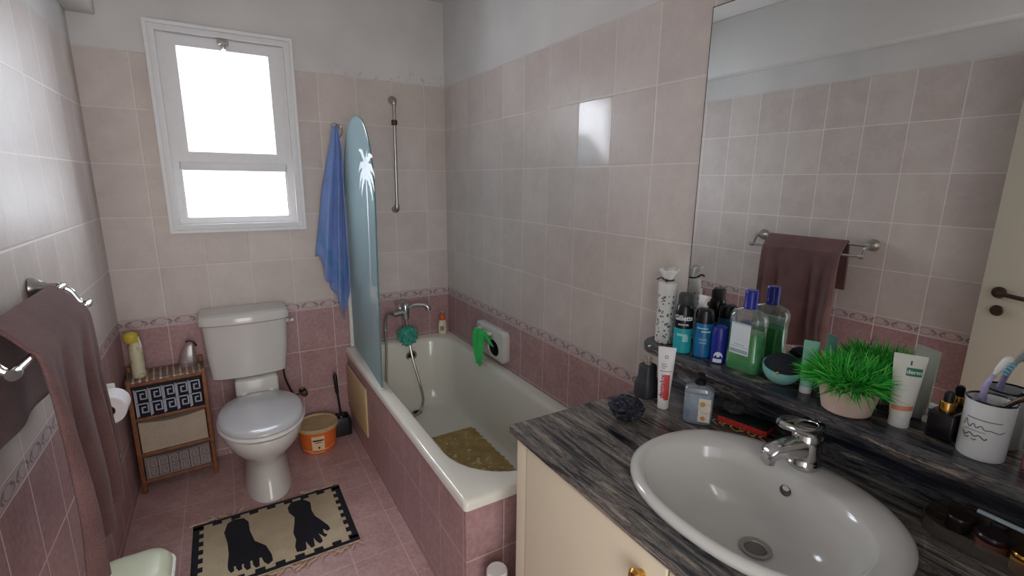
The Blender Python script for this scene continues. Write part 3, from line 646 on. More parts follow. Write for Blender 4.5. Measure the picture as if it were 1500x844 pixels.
KEY = [(0, 0), (0, 5), (4, 5), (4, 1.2), (1.6, 1.2), (1.6, 3.4), (2.8, 3.4)]
def strip_path(bm, pts, w, y):
    for (a, b), (c, d) in zip(pts, pts[1:]):
        x0, x1 = min(a, c) - w, max(a, c) + w; z0, z1 = min(b, d) - w, max(b, d) + w
        box(bm, x0, x1, y - 0.0012, y + 0.0006, z0, z1)
def keys(par, z0, z1, cols, mat, mirror=False, w=0.0024, x0=0.034, pitch=0.051, line=True, rows=2):
    bm = BM(); u = (z1 - z0) / rows
    for c in range(cols):
        xb = x0 + c * pitch
        if line: strip_path(bm, [(xb - 0.006, z0), (xb - 0.006, z1)], w * 0.8, 0.004)
        for r_ in range(rows):
            s = u * 0.86 / 5.0; zz = z0 + r_ * u + 0.07 * u
            strip_path(bm, [(xb + q[0] * pitch * 0.185, zz + q[1] * s) for q in KEY], w, 0.004)
    return lobj('greek_key_print', bm, mat, par, smooth=0)
d1 = drawer(0.394, 0.542, M['drw_black'], 'black fabric drawer with white Greek key pattern', 0.004); keys(d1, 0.399, 0.534, 5, M['key_white'], x0=0.034, pitch=0.053, w=0.003)
drawer(0.212, 0.37, M['drw_cream'], 'plain cream fabric drawer', 0.016)
d3 = drawer(0.07, 0.186, M['drw_grey'], 'grey fabric drawer with faint Greek key pattern', 0.008); keys(d3, 0.078, 0.168, 6, M['key_pale'], x0=0.038, pitch=0.043, w=0.0017, line=False)
bm = BM()
for c in range(5): strip_path(bm, [(0.0745 + 0.043 * c, 0.076), (0.0745 + 0.043 * c, 0.172)], 0.0014, 0.004)
lobj('stripe_print', bm, M['key_grey'], d3, smooth=0)

# spray can and clear pouch on the rack
sp = thing('spray_bottle', 'cream spray bottle with yellow cap on the bamboo rack', 'spray bottle', (0.07, -0.135, RH + 0.001)); zt = RH + 0.001
bm = BM(); lathe(bm, [(0.024, zt + 0.0005), (0.027, zt + 0.004), (0.027, zt + 0.13), (0.025, zt + 0.15), (0.021, zt + 0.168), (0.014, zt + 0.178)], (0.07, -0.135, 0), 26)
t = NT('cream_can'); co = t.objco(); nn = t.noise(co, 24, 3)
c = t.ramp(nn, [(0.52, rgb(212, 204, 176)), (0.6, rgb(176, 176, 104)), (0.66, rgb(214, 205, 178)), (0.72, rgb(92, 70, 56))]); M['can_cream'] = t.end(t.bsdf(c, 0.35))
obj('can_body', bm, M['can_cream'], sp)
M['yellow'] = plain('yellow_cap', rgb(206, 186, 66), 0.4)
bm = BM(); lathe(bm, [(0.012, zt + 0.174), (0.024, zt + 0.178), (0.03, zt + 0.195), (0.028, zt + 0.215), (0.014, zt + 0.225)], (0.06, -0.14, 0), 22); obj('cap', bm, M['yellow'], sp)
bm = BM(); tube(bm, bez([(0.086, -0.145, zt + 0.2), (0.092, -0.147, zt + 0.17), (0.093, -0.148, zt + 0.145)], 4), [0.003, .0035, .004, .0045, .005, .005, .005, .005, .004], 8); tube(bm, [(0.07, -0.135, zt + 0.172), (0.088, -0.146, zt + 0.2)], 0.007, 10); obj('trigger', bm, M['white_plastic'], sp)
cp = thing('clear_pouch', 'clear plastic pouch with dark clip at the back of the bamboo rack', 'pouch', (0.262, -0.07, zt))
bm = BM(); loft(bm, [rrect(0.222, 0.302, -0.095, -0.045, 0.02, zt + 0.0006), rrect(0.22, 0.304, -0.096, -0.044, 0.022, zt + 0.02), rrect(0.236, 0.3, -0.086, -0.052, 0.016, zt + 0.075), rrect(0.262, 0.296, -0.076, -0.06, 0.007, zt + 0.115), rrect(0.27, 0.29, -0.07, -0.066, 0.0018, zt + 0.125)]); obj('pouch_bag', bm, glassy('clear_film', rgb(236, 228, 226), 0.12, 0.15), cp, smooth=1.2)
bm = BM(); tube(bm, bez([(0.262, -0.068, zt + 0.123), (0.28, -0.068, zt + 0.126), (0.298, -0.068, zt + 0.112), (0.306, -0.068, zt + 0.095)], 4), 0.0045, 8); obj('clip', bm, M['black_plastic'], cp)

# ---------------------------------------------------------------- paint bucket, toilet brush
bk = thing('paint_bucket', 'orange paint bucket with dusty cream lid right of the toilet', 'bucket', (0.835, -0.165, 0)); bc = (0.835, -0.165, 0)
bm = BM(); lathe(bm, [(0.09, 0.001), (0.094, 0.006), (0.099, 0.06), (0.104, 0.13), (0.104, 0.136)], bc, 44)
M['orange'] = plain('orange_plastic', rgb(214, 106, 46), 0.4, var=0.12, scale=12); bb = obj('pail', bm, M['orange'], bk)
bm = BM(); lathe(bm, [(0.104, 0.133), (0.112, 0.135), (0.113, 0.15), (0.109, 0.156), (0.103, 0.153), (0.1, 0.148), (0.03, 0.149)], bc, 44); obj('lid', bm, plain('dusty_cream_lid', rgb(190, 164, 122), 0.5, var=0.12, scale=18), bk)
bm = BM(); fa = face_ang(bc); fl = on_cyl(bc, 0.0985, fa, 0.065, 0.0012, 0.07); rect_on(bm, fl, -0.036, 0.03, -0.036, 0.05, 10); lb_ = obj('label_panel', bm, plain('pale_label', rgb(224, 196, 158), 0.5), bb)
f2 = on_cyl(bc, 0.0985, fa, 0.065, 0.0022, 0.07)
for q in ((-0.03, 0.026, 0.02, 0.029, 8), (-0.02, 0.016, 0.01, 0.014, 6), (-0.004, 0.006, -0.026, -0.014, 3)):
    bm = BM(); rect_on(bm, f2, *q); obj('label_print', bm, M['bronze'], lb_, smooth=0)
bm = BM(); f3 = on_cyl(bc, 0.095, fa, 0.0, 0.0012, 0.07)
for x0, x1, z in ((-0.09, -0.03, 0.022), (-0.02, 0.05, 0.026), (0.06, 0.1, 0.03), (-0.05, 0.03, 0.012)): rect_on(bm, f3, x0, x1, z, z + 0.005, 8)
obj('pale_lettering_bars', bm, plain('pale_orange_print', rgb(240, 178, 126), 0.5), bb, smooth=0)
br = thing('toilet_brush', 'black toilet brush standing in its black holder in the corner', 'toilet brush', (0.985, -0.07, 0))
bm = BM(); loft(bm, [rrect(0.935, 1.037, -0.118, -0.02, 0.02, 0.001), rrect(0.935, 1.037, -0.118, -0.02, 0.02, 0.085), rrect(0.945, 1.03, -0.11, -0.028, 0.022, 0.112), rrect(0.95, 1.025, -0.105, -0.033, 0.02, 0.11), rrect(0.955, 1.02, -0.1, -0.038, 0.02, 0.06)]); obj('holder', bm, M['black_plastic'], br)
bm = BM(); lathe(bm, [(0.028, 0.065), (0.03, 0.1), (0.022, 0.118), (0.008, 0.122)], (0.985, -0.068, 0), 18); obj('brush_head', bm, M['black_plastic'], br)
bm = BM(); tube(bm, [(0.985, -0.068, 0.118), (0.975, -0.066, 0.25), (0.972, -0.066, 0.27), (0.967, -0.065, 0.37), (0.966, -0.065, 0.39)], [0.006, 0.0065, 0.011, 0.012, 0.006], 12); obj('handle', bm, M['black_plastic'], br)

# ---------------------------------------------------------------- toilet roll
rh = thing('toilet_roll_holder', 'white toilet roll holder on the left wall below the towel rail', 'toilet roll holder', (0, -0.72, 0.72))
bm = BM(); box(bm, 0.001, 0.016, -0.676, -0.64, 0.66, 0.765, 0.005, 3); box(bm, 0.012, 0.07, -0.672, -0.658, 0.664, 0.745, 0.006, 3); obj('bracket', bm, M['white_plastic'], rh)
bm = BM(); tube(bm, [(0.06, -0.675, 0.68), (0.06, -0.785, 0.68)], 0.009, 12); obj('spindle', bm, M['steel'], rh)
M['paper'] = plain('toilet_paper', rgb(236, 232, 232), 0.9, var=0.02, scale=60, bump=0.1, spec=0.1)
rl_ = thing('toilet_roll', 'white toilet roll with a loose sheet hanging down on the left wall', 'toilet roll', (0.07, -0.73, 0.685))
bm = BM(); MYr = Matrix.Rotation(PI / 2, 3, 'X')
lathe(bm, [(0.02, -0.05), (0.05, -0.05), (0.053, -0.047), (0.053, 0.047), (0.05, 0.05), (0.02, 0.05), (0.02, -0.05)], (0.06, -0.73, 0.68), 40, M=MYr, cap0=False, cap1=False); obj('roll', bm, M['paper'], rl_)
bm = BM(); lathe(bm, [(0.0205, -0.0503), (0.0185, -0.0503), (0.0185, 0.0503), (0.0205, 0.0503), (0.0205, -0.0503)], (0.06, -0.73, 0.68), 24, M=MYr, cap0=False, cap1=False); obj('cardboard_core', bm, plain('cardboard', rgb(134, 112, 96), 0.9), rl_)
bm = BM(); pp = [(0.0085, 0.68), (0.009, 0.655), (0.018, 0.60), (0.034, 0.54), (0.047, 0.49), (0.054, 0.455), (0.05, 0.442)]
pp = [(p.x, p.z) for p in bez([(a, 0, b) for a, b in pp], 4)]; rows = [[bm.verts.new((a, y, b)) for a, b in pp] for y in (-0.777, -0.73, -0.683)]
for a, b in zip(rows, rows[1:]):
    for i in range(len(pp) - 1): bm.faces.new((a[i], a[i + 1], b[i + 1], b[i]))
obj('loose_sheet', bm, M['paper'], rl_, solid=0.001)

# ---------------------------------------------------------------- towel rail with brown towel
tr_ = thing('towel_rail', 'double chrome towel rail on the left wall carrying the brown towel', 'towel rail', (0, -1.38, 1.19))
for y, s_ in ((-1.085, 1), (-1.70, -1)):
    bm = BM(); lathe(bm, [(0.031, 0), (0.033, 0.004), (0.031, 0.012), (0.022, 0.026), (0.013, 0.04), (0.011, 0.07)], (0.001, y, 1.2), 26, M=Matrix.Rotation(PI / 2, 3, 'Y')); fl_ = obj('flange', bm, M['steel'], tr_)
    bm = BM(); tube(bm, bez([(0.065, y, 1.2), (0.085, y, 1.185), (0.1, y, 1.155), (0.117, y, 1.145)], 5), 0.0075, 10); lathe(bm, [(0.011, -0.012), (0.0125, 0), (0.011, 0.012)], (0.066, y, 1.2), 14, M=MYr); lathe(bm, [(0.011, -0.012), (0.0125, 0), (0.011, 0.012)], (0.117, y, 1.145), 14, M=MYr); obj('bar_arm', bm, M['chrome'], fl_)
for x, z in ((0.066, 1.2), (0.117, 1.145)):
    bm = BM(); tube(bm, [(x, -1.075, z), (x, -1.71, z)], 0.0075, 14); obj('bar', bm, M['chrome'], tr_)
M['brown'] = cloth('brown_terry', rgb(112, 84, 82), 330, 0.25, 0.9, 0.12)
path = bez([(0.03, 0, 0.94), (0.032, 0, 1.05), (0.042, 0, 1.17), (0.053, 0, 1.208), (0.068, 0, 1.2155), (0.09, 0, 1.195), (0.115, 0, 1.162), (0.1285, 0, 1.146), (0.134, 0, 1.10), (0.138, 0, 1.0), (0.142, 0, 0.88), (0.142, 0, 0.75), (0.138, 0, 0.64), (0.134, 0, 0.575)], 6)
bm = BM(); g = []; NY = 64; nP = len(path)
for k, p in enumerate(path):
    row = []; fr = max(0, (1.146 - p.z) / 0.58) if k > nP * 0.55 else 0.0; bk_ = max(0, (1.19 - p.z) / 0.3) if k < nP * 0.3 else 0.0
    for i in range(NY + 1):
        s = i / NY; y = -1.165 - 0.44 * s
        x = p.x - 0.014 * min(1, fr * 3) * (1 - s) + fr ** 0.7 * (0.020 * math.sin(s * 2 * PI * 2.3 + 0.8) + 0.010 * math.sin(s * 2 * PI * 5.2 + 2.0 + fr) + 0.007 * math.sin(s * 19 * 2 + 3)) + bk_ * 0.006 * math.sin(s * 12)
        y += fr * (0.02 * (0.5 - s) * 0.6) + 0.004 * math.sin(k * 0.5) * fr
        z = p.z - fr * (0.012 * math.sin(s * 5 + 1)) + (0.0 if k < nP * .3 else 0)
        x = max(x, 0.012) if k < nP * 0.3 else x
        row.append(bm.verts.new((x, y, z)))
    g.append(row)
for a, b in zip(g, g[1:]):
    for i in range(NY): bm.faces.new((a[i], a[i + 1], b[i + 1], b[i]))
tag(obj('brown_towel', bm, M['brown'], base=(0.1, -1.35, 1.0), solid=0.007, smooth=3.1), 'brown bath towel draped over the double rail on the left wall', 'towel')

# ---------------------------------------------------------------- foot print rug
rg = thing('bath_rug', 'cream rug with black footprints and black border before the toilet', 'rug', (0.545, -0.83, 0)); RX0, RX1, RY0, RY1 = 0.236, 0.856, -1.052, -0.607
M['rug'] = cloth('cream_rug', rgb(206, 190, 160), 500, 0.14, 0.9, 0.1, 14); M['rug_b'] = cloth('black_rug', rgb(34, 34, 44), 500, 0.25, 0.9, 0.1); M['rug_f'] = cloth('rug_fringe_yarn', rgb(200, 172, 152), 500, 0.2, 0.6, 0.1)
bm = BM(); box(bm, RX0, RX1, RY0, RY1, 0.001, 0.009, 0.003); obj('pile', bm, M['rug'], rg)
def band(along, a0, a1, edge, sign, teeth, w=0.026, d=0.02):
    pts = [(a0, edge), (a1, edge)]; n = teeth * 2 + 1; q = []
    for i in range(n):
        s0, s1 = a0 + (a1 - a0) * i / n, a0 + (a1 - a0) * (i + 1) / n; h_ = w + (d if i % 2 == 0 else 0); q += [(s0, edge + sign * h_), (s1, edge + sign * h_)]
    return pts + q[::-1]
bm = BM(); e_ = 0.003
def flat(bm, pts, z0=0.0085, h=0.0025): prism(bm, [Vector((x, y, z0)) for x, y in pts], (0, 0, h))
X0, X1, Y0, Y1 = RX0 + e_, RX1 - e_, RY0 + e_, RY1 - e_
flat(bm, band('x', X0, X1, Y1, -1, 8, 0.012)); flat(bm, band('x', X0, X1, Y0, 1, 8, 0.016))
for ed, sg in ((X0, 1), (X1, -1)): flat(bm, [(b, a) for a, b in band('y', Y0 + 0.02, Y1 - 0.016, ed, sg, 7, 0.024, 0.016)])
obj('border', bm, M['rug_b'], rg, smooth=0)['label'] = 'black stepped border'
FR_ = [(0.368, -0.667), (0.391, -0.651), (0.431, -0.661), (0.449, -0.697), (0.451, -0.765), (0.465, -0.844), (0.504, -0.897), (0.52, -0.964), (0.521, -1.0), (0.503, -1.013), (0.489, -0.991), (0.482, -0.956), (0.475, -0.959), (0.473, -1.006), (0.46, -1.009), (0.451, -0.986), (0.45, -0.959), (0.442, -0.958), (0.442, -1.001), (0.428, -1.003), (0.419, -0.981), (0.42, -0.961), (0.412, -0.961), (0.413, -0.988), (0.401, -0.993), (0.392, -0.972), (0.392, -0.958), (0.385, -0.957), (0.386, -0.984), (0.374, -0.988), (0.365, -0.967), (0.364, -0.942), (0.369, -0.876), (0.366, -0.802), (0.355, -0.725)]
FL_ = [(0.611, -0.684), (0.63, -0.648), (0.68, -0.651), (0.709, -0.693), (0.704, -0.756), (0.711, -0.805), (0.732, -0.852), (0.752, -0.901), (0.755, -0.924), (0.742, -0.933), (0.727, -0.908), (0.726, -0.94), (0.737, -0.958), (0.726, -0.967), (0.712, -0.94), (0.705, -0.928), (0.712, -0.971), (0.713, -0.988), (0.701, -0.996), (0.69, -0.974), (0.682, -0.946), (0.68, -0.999), (0.666, -1.005), (0.655, -0.969), (0.651, -0.952), (0.647, -1.001), (0.634, -1.006), (0.61, -0.999), (0.608, -0.964), (0.617, -0.924), (0.612, -0.874), (0.625, -0.807), (0.63, -0.767), (0.612, -0.721)]
for f_ in (FR_, FL_):
    bm = BM(); flat(bm, [(x, y + 0.006) for x, y in f_]); obj('footprint', bm, M['rug_b'], rg, smooth=0)
for ys, sg in ((RY1, 1), (RY0, -1)):
    bm = BM()
    for i in range(30):
        x = RX0 + 0.01 + i * 0.0207
        if sg > 0 and 0.43 < x < 0.68: continue
        a = R.uniform(-1.0, 1.0); l = R.uniform(0.03, 0.065)
        tube(bm, bez([(x, ys - sg * 0.002, 0.005), (x + 0.3 * l * math.sin(a), ys + sg * 0.4 * l * math.cos(a), 0.0065), (x + l * math.sin(a * 1.4), ys + sg * l * math.cos(a * 1.4), 0.0045)], 3), [0.0025, 0.003, 0.0035, 0.004, 0.0045, 0.005, 0.0045], 6)
    obj('fringe', bm, M['rug_f'], rg)['kind'] = 'stuff'

# ---------------------------------------------------------------- waste bin by the left wall
M['bin'] = plain('pale_green_plastic', rgb(214, 220, 192), 0.35, var=0.02); M['bin2'] = plain('white_rim_plastic', rgb(228, 228, 220), 0.35, var=0.02)
bn = thing('waste_bin', 'pale green waste bin with domed lid below the brown towel', 'bin', (0.13, -1.195, 0))
bm = BM(); loft(bm, [rrect(0.04, 0.205, -1.275, -1.115, 0.05, 0.001), rrect(0.037, 0.208, -1.278, -1.112, 0.052, 0.01), rrect(0.024, 0.222, -1.29, -1.1, 0.055, 0.25)]); obj('bin_body', bm, M['bin'], bn)
bm = BM(); loft(bm, [rrect(0.016, 0.232, -1.3, -1.09, 0.06, 0.246), rrect(0.012, 0.236, -1.304, -1.086, 0.062, 0.25), rrect(0.012, 0.236, -1.304, -1.086, 0.062, 0.262), rrect(0.018, 0.23, -1.298, -1.092, 0.06, 0.266)]); obj('rim', bm, M['bin2'], bn)
bm = BM(); loft(bm, [rrect(0.018, 0.229, -1.297, -1.093, 0.06, 0.2655), rrect(0.02, 0.227, -1.295, -1.095, 0.06, 0.28), rrect(0.03, 0.217, -1.285, -1.105, 0.055, 0.298), rrect(0.055, 0.192, -1.26, -1.13, 0.045, 0.308), rrect(0.09, 0.15, -1.22, -1.17, 0.02, 0.31)]); obj('lid', bm, M['bin'], bn, smooth=1.2)
# ---------------------------------------------------------------- vanity: cabinet, granite worktop, basin, tap, mirror
CT = 0.85; VX, VY0, VY1 = 1.11, -3.06, -1.852
t = NT('granite'); P, X, Y, Z = t.pos()
GR1 = [(0.38, rgb(24, 25, 30)), (0.455, rgb(60, 60, 63)), (0.495, rgb(122, 115, 109)), (0.525, rgb(66, 64, 65)), (0.575, rgb(152, 140, 128)), (0.64, rgb(84, 79, 77))]
GR2 = [(0.38, rgb(26, 28, 36)), (0.455, rgb(46, 48, 57)), (0.50, rgb(88, 86, 86)), (0.53, rgb(44, 45, 52)), (0.58, rgb(144, 132, 122)), (0.63, rgb(66, 64, 66))]
def granite(name, sx, sy, sz, rz, stops):
    t = NT(name); P, X, Y, Z = t.pos(); v = t.scalevec(P, sx, sy, sz, rz)
    w1 = t.noise(v, 1.0, 9, 0.66, 0.9); w2 = t.noise(v, 2.6, 7, 0.7, 0.5); sp = t.noise(P, 180, 3); big = t.noise(t.scalevec(P, 3, 2, 6), 1.0, 3)
    f = t.math('ADD', t.math('MULTIPLY', w1, 0.62), t.math('MULTIPLY', w2, 0.38)); f = t.math('ADD', f, t.math('MULTIPLY', t.math('SUBTRACT', big, 0.5), 0.25 ))
    c = t.ramp(f, stops)
    c = t.mix(t.math('MULTIPLY', t.math('GREATER_THAN', sp, 0.6), 0.25), c, rgb(24, 24, 28))
    return t.end(t.bsdf(c, 0.2, 0, None, 0.5))
M['granite'] = granite('streaked_granite', 34, 2.6, 30, 0.10, GR1)
M['granite2'] = granite('streaked_granite_ledge', 20, 3.0, 26, -0.2, GR2)
BX, BY = 1.40, -2.392   # basin centre
wt = thing('granite_worktop', 'dark streaked granite worktop with raised ledge under the big mirror', 'worktop', (1.42, -2.4, 0.82))
bm = BM(); nl = 72
def rect_loop(z, i):
    # rectangle sampled by angle around the basin so it pairs with the elliptical hole
    x0, x1, y0, y1 = VX + i, W - 0.001, VY0, VY1 - i; o = []
    for k in range(nl):
        a = 2 * PI * k / nl; dx, dy = math.cos(a), math.sin(a)
        tx = ((x1 - BX) / dx if dx > 0 else (x0 - BX) / dx) if abs(dx) > 1e-9 else 1e9; ty = ((y1 - BY) / dy if dy > 0 else (y0 - BY) / dy) if abs(dy) > 1e-9 else 1e9
        q = min(tx, ty); o.append(Vector((BX + dx * q, BY + dy * q, z)))
    for cx, cy in ((x0, y0), (x0, y1), (x1, y0), (x1, y1)):   # keep the true corners
        k = min(range(nl), key=lambda j: (o[j].x - cx) ** 2 + (o[j].y - cy) ** 2); o[k] = Vector((cx, cy, z))
    return o
hl = lambda z: [Vector((BX + 0.214 * math.cos(2 * PI * k / nl), BY + 0.252 * math.sin(2 * PI * k / nl), z)) for k in range(nl)]
loft(bm, [hl(0.82), rect_loop(0.82, 0.004), rect_loop(0.824, 0.0), rect_loop(0.845, 0.0), rect_loop(0.85, 0.005), hl(0.85), hl(0.82)], False, False)
obj('slab', bm, M['granite'], wt, smooth=0.5)
bm = BM(); box(bm, W - 0.022, W - 0.001, VY0, -1.846, 0.8495, 0.98, 0.002); obj('backsplash', bm, M['granite2'], wt)
bm = BM(); sh = [rrect(1.602, W - 0.001, VY0, -1.822, [0.001, 0.07, 0.001, 0.001], z) for z in (0.978, 0.982, 1.003, 1.008)]
for k in (0, 3): sh[k] = rrect(1.606, W - 0.001, VY0, -1.826, [0.001, 0.068, 0.001, 0.001], sh[k][0].z)
loft(bm, sh); obj('ledge', bm, M['granite2'], wt, smooth=0.7)

cb = thing('vanity_cabinet', 'cream vanity cabinet with brass knob under the granite worktop', 'cabinet', (1.43, -2.45, 0))
bm = BM(); box(bm, 1.128, W - 0.002, -1.892, -1.874, 0.0, 0.82, 0.002); box(bm, 1.128, W - 0.002, VY0, VY0 + 0.018, 0.0, 0.82, 0.002); box(bm, 1.15, W - 0.002, VY0 + 0.018, -1.892, 0.07, 0.088); obj('carcass', bm, M['beige'], cb)
bm = BM(); box(bm, 1.122, 1.140, -1.925, -1.872, 0.0, 0.82, 0.005, 3); obj('stile', bm, M['beige'], cb)
bm = BM(); box(bm, 1.16, 1.175, VY0, -1.9, 0.0, 0.075); obj('plinth', bm, M['bronze'], cb)
for y0, y1, ky in ((-2.408, -1.929, -2.352), (-2.9, -2.412, -2.468)):
    bm = BM(); box(bm, 1.118, 1.136, y0, y1, 0.085, 0.815, 0.004, 3); dd = obj('door', bm, M['beige'], cb)
    bm = BM(); lathe(bm, [(0.008, 0), (0.007, 0.008), (0.015, 0.014), (0.017, 0.022), (0.012, 0.028), (0.003, 0.03)], (1.1185, ky, 0.762), 20, M=Matrix.Rotation(-PI / 2, 3, 'Y')); obj('knob', bm, M['gold'], dd)

bs = thing('wash_basin', 'white oval drop-in wash basin set in the granite worktop', 'basin', (BX, BY, CT))
def bl(cx, sx, sy, z, n=72): return ell(cx, BY, sx, sy, z, n, 2.25)
bm = BM()
loft(bm, [bl(BX, 0.224, 0.266, 0.8505), bl(BX, 0.229, 0.271, 0.855), bl(BX, 0.228, 0.270, 0.864), bl(BX, 0.220, 0.262, 0.870), bl(BX - 0.004, 0.207, 0.249, 0.871), bl(BX - 0.03, 0.174, 0.23, 0.866), bl(BX - 0.032, 0.167, 0.224, 0.858),
          bl(BX - 0.03, 0.160, 0.214, 0.83), bl(BX - 0.02, 0.142, 0.19, 0.775), bl(BX + 0.0, 0.112, 0.155, 0.73), bl(BX + 0.02, 0.065, 0.09, 0.714), bl(BX + 0.03, 0.026, 0.028, 0.71), bl(BX + 0.03, 0.024, 0.026, 0.70)], False, True)
obj('bowl', bm, M['ceramic'], bs, smooth=1.0)
bm = BM(); dc = (BX + 0.03, BY, 0.7105); lathe(bm, [(0.0215, 0), (0.034, 0.0035), (0.034, 0.0055), (0.024, 0.004), (0.022, 0.002)], dc, 28, cap0=False, cap1=False); wr = obj('waste_ring', bm, M['steel'], bs)
bm = BM(); lathe(bm, [(0.021, 0.0), (0.021, 0.002), (0.019, 0.0035), (0.004, 0.0038)], dc, 24); obj('plug', bm, plain('grey_plug', rgb(112, 106, 102), 0.5), wr)
bm = BM(); Mo = Matrix.Rotation(math.radians(-72), 3, 'Y'); oc = (BX + 0.1295, BY + 0.004, 0.822)
lathe(bm, [(0.0115, 0), (0.013, 0.0015), (0.0115, 0.003), (0.0095, 0.0015), (0.004, 0.0005)], oc, 20, M=Mo); obj('overflow_hole', bm, plain('dark_overflow', rgb(74, 66, 54), 0.5), bs)

fc = thing('basin_mixer_tap', 'chunky chrome mixer tap with loop lever on the wash basin', 'tap', (1.607, -2.385, 0.87)); fx, fy, fz = 1.589, -2.388, 0.8705
bm = BM(); lathe(bm, [(0.034, 0.0), (0.036, 0.003), (0.036, 0.01), (0.033, 0.014), (0.032, 0.03), (0.034, 0.06), (0.033, 0.078), (0.028, 0.086), (0.014, 0.09)], (fx, fy, fz), 28); obj('body', bm, M['chrome'], fc)
bm = BM(); sdv = Vector((-0.93, 0.36, 0)).normalized(); sn = Vector((-sdv.y, sdv.x, 0)); L_ = []
for d_, z, hw, hh in ((-0.004, 0.05, 0.03, 0.026), (0.03, 0.05, 0.028, 0.023), (0.06, 0.047, 0.025, 0.018), (0.084, 0.041, 0.022, 0.016), (0.098, 0.034, 0.019, 0.016), (0.103, 0.026, 0.016, 0.014)):
    c = Vector((fx, fy, fz)) + sdv * d_; L_.append([c + sn * (hw * q[0]) + Vector((0, 0, z + hh * q[1])) for q in [(math.cos(2 * PI * k / 20) * (abs(math.cos(2 * PI * k / 20)) ** 4 + abs(math.sin(2 * PI * k / 20)) ** 4) ** -.25, math.sin(2 * PI * k / 20) * (abs(math.cos(2 * PI * k / 20)) ** 4 + abs(math.sin(2 * PI * k / 20)) ** 4) ** -.25) for k in range(20)]])
loft(bm, L_); so = obj('spout', bm, M['chrome'], fc, smooth=0.9)
bm = BM(); c = Vector((fx, fy, fz)) + sdv * 0.09; lathe(bm, [(0.012, 0.0), (0.0125, 0.004), (0.0125, 0.016)], (c.x, c.y, fz + 0.01), 18); obj('aerator', bm, M['steel'], so)
bm = BM(); lp = []
for k in range(29):
    a = 2 * PI * k / 28; u_ = 0.022 + 0.05 * math.cos(a); v_ = 0.029 * math.sin(a)
    lp.append(Vector((fx, fy, fz + 0.098 + 0.30 * max(0, u_) * 0.5)) + sdv * u_ + sn * v_)
tube(bm, lp, 0.0085, 12, cap=False); lathe(bm, [(0.03, 0.08), (0.032, 0.088), (0.029, 0.098), (0.014, 0.102)], (fx, fy, fz), 24); obj('lever', bm, M['chrome'], fc)

mi = thing('wall_mirror', 'large frameless mirror on the right wall above the granite ledge', 'mirror', (W, -2.45, 1.01))
t = NT('mirror_glass'); M['mirror'] = t.end(t.bsdf((0.76, 0.775, 0.765, 1), 0.0, 1.0))
bm = BM(); box(bm, W - 0.006, W - 0.0045, VY0 + 0.02, -1.917, 1.009, 1.989); obj('mirror_glass', bm, M['mirror'], mi, smooth=0)
bm = BM(); box(bm, W - 0.0058, W - 0.001, VY0 + 0.018, -1.9145, 1.0085, 1.9915); obj('backing', bm, plain('dark_mirror_edge', rgb(48, 46, 44), 0.5), mi, smooth=0)
bm = BM(); box(bm, W - 0.011, W - 0.0062, -2.578, -2.545, 1.018, 1.031, 0.002); obj('clip', bm, M['white_plastic'], mi)
# ---------------------------------------------------------------- things on the granite ledge
LZ = 1.0081
def cyl_c(x, y): return (x, y, 0)
# floral wrapped bottle tied with a black string
fb = thing('wrapped_bottle', 'tall bottle in black and white leafy wrap tied with black string', 'bottle', (1.667, -1.884, LZ)); c_ = (1.667, -1.884, 0)
t = NT('leafy_wrap'); co = t.objco(); v = t.node('ShaderNodeTexVoronoi'); v.inputs['Scale'].default_value = 95; t.link(co, v.inputs['Vector'])
nz = t.noise(co, 70, 3); sx = t.node('ShaderNodeSeparateXYZ'); t.link(co, sx.inputs[0])
mk = t.math('MULTIPLY', t.math('LESS_THAN', t.math('ADD', v.outputs['Distance'], t.math('MULTIPLY', t.math('SUBTRACT', nz, 0.5), 0.7)), 0.36), t.math('LESS_THAN', sx.outputs[2], 0.158))
M['leafy'] = t.end(t.bsdf(t.mix(t.math('MULTIPLY', mk, 0.85), rgb(214, 212, 208), rgb(70, 74, 84)), 0.5))
bm = BM(); lathe(bm, [(0.026, LZ + 0.0004), (0.0285, LZ + 0.004), (0.0285, LZ + 0.158), (0.0295, LZ + 0.16), (0.0295, LZ + 0.195), (0.017, LZ + 0.202)], c_, 30); obj('wrap', bm, M['leafy'], fb)
bm = BM(); rows = []
for r_, z in ((0.014, 0.2), (0.013, 0.207), (0.02, 0.22), (0.027, 0.232), (0.03, 0.238)):
    rows.append([Vector((c_[0] + (r_ + (0.004 * (r_ / .03) ** 2) * math.sin(k * 2 * PI * 7 / 42)) * math.cos(2 * PI * k / 42), c_[1] + (r_ + 0.004 * (r_ / .03) ** 2 * math.sin(k * 2 * PI * 7 / 42)) * math.sin(2 * PI * k / 42), LZ + z + 0.003 * math.sin(k * 2 * PI * 5 / 42) * (r_ / .03))) for k in range(42)])
loft(bm, rows, False, False); obj('gathered_top', bm, M['white_plastic'], fb, solid=0.0008)
bm = BM(); tube(bm, [Vector((c_[0] + 0.0155 * math.cos(a), c_[1] + 0.0155 * math.sin(a), LZ + 0.204)) for a in [2 * PI * i / 20 for i in range(21)]], 0.0025, 6)
fa = face_ang(c_); tube(bm, bez([(c_[0] + 0.017 * math.cos(fa), c_[1] + 0.017 * math.sin(fa), LZ + 0.204), (c_[0] - 0.01, c_[1] + 0.02, LZ + 0.208), (c_[0] - 0.022, c_[1] + 0.028, LZ + 0.203)], 5), 0.0022, 6); tube(bm, bez([(c_[0] + 0.017 * math.cos(fa), c_[1] + 0.017 * math.sin(fa), LZ + 0.204), (c_[0] - 0.03, c_[1] - 0.014, LZ + 0.21), (c_[0] - 0.034, c_[1] - 0.022, LZ + 0.205)], 5), 0.003, 6)
obj('string', bm, M['black_plastic'], fb)

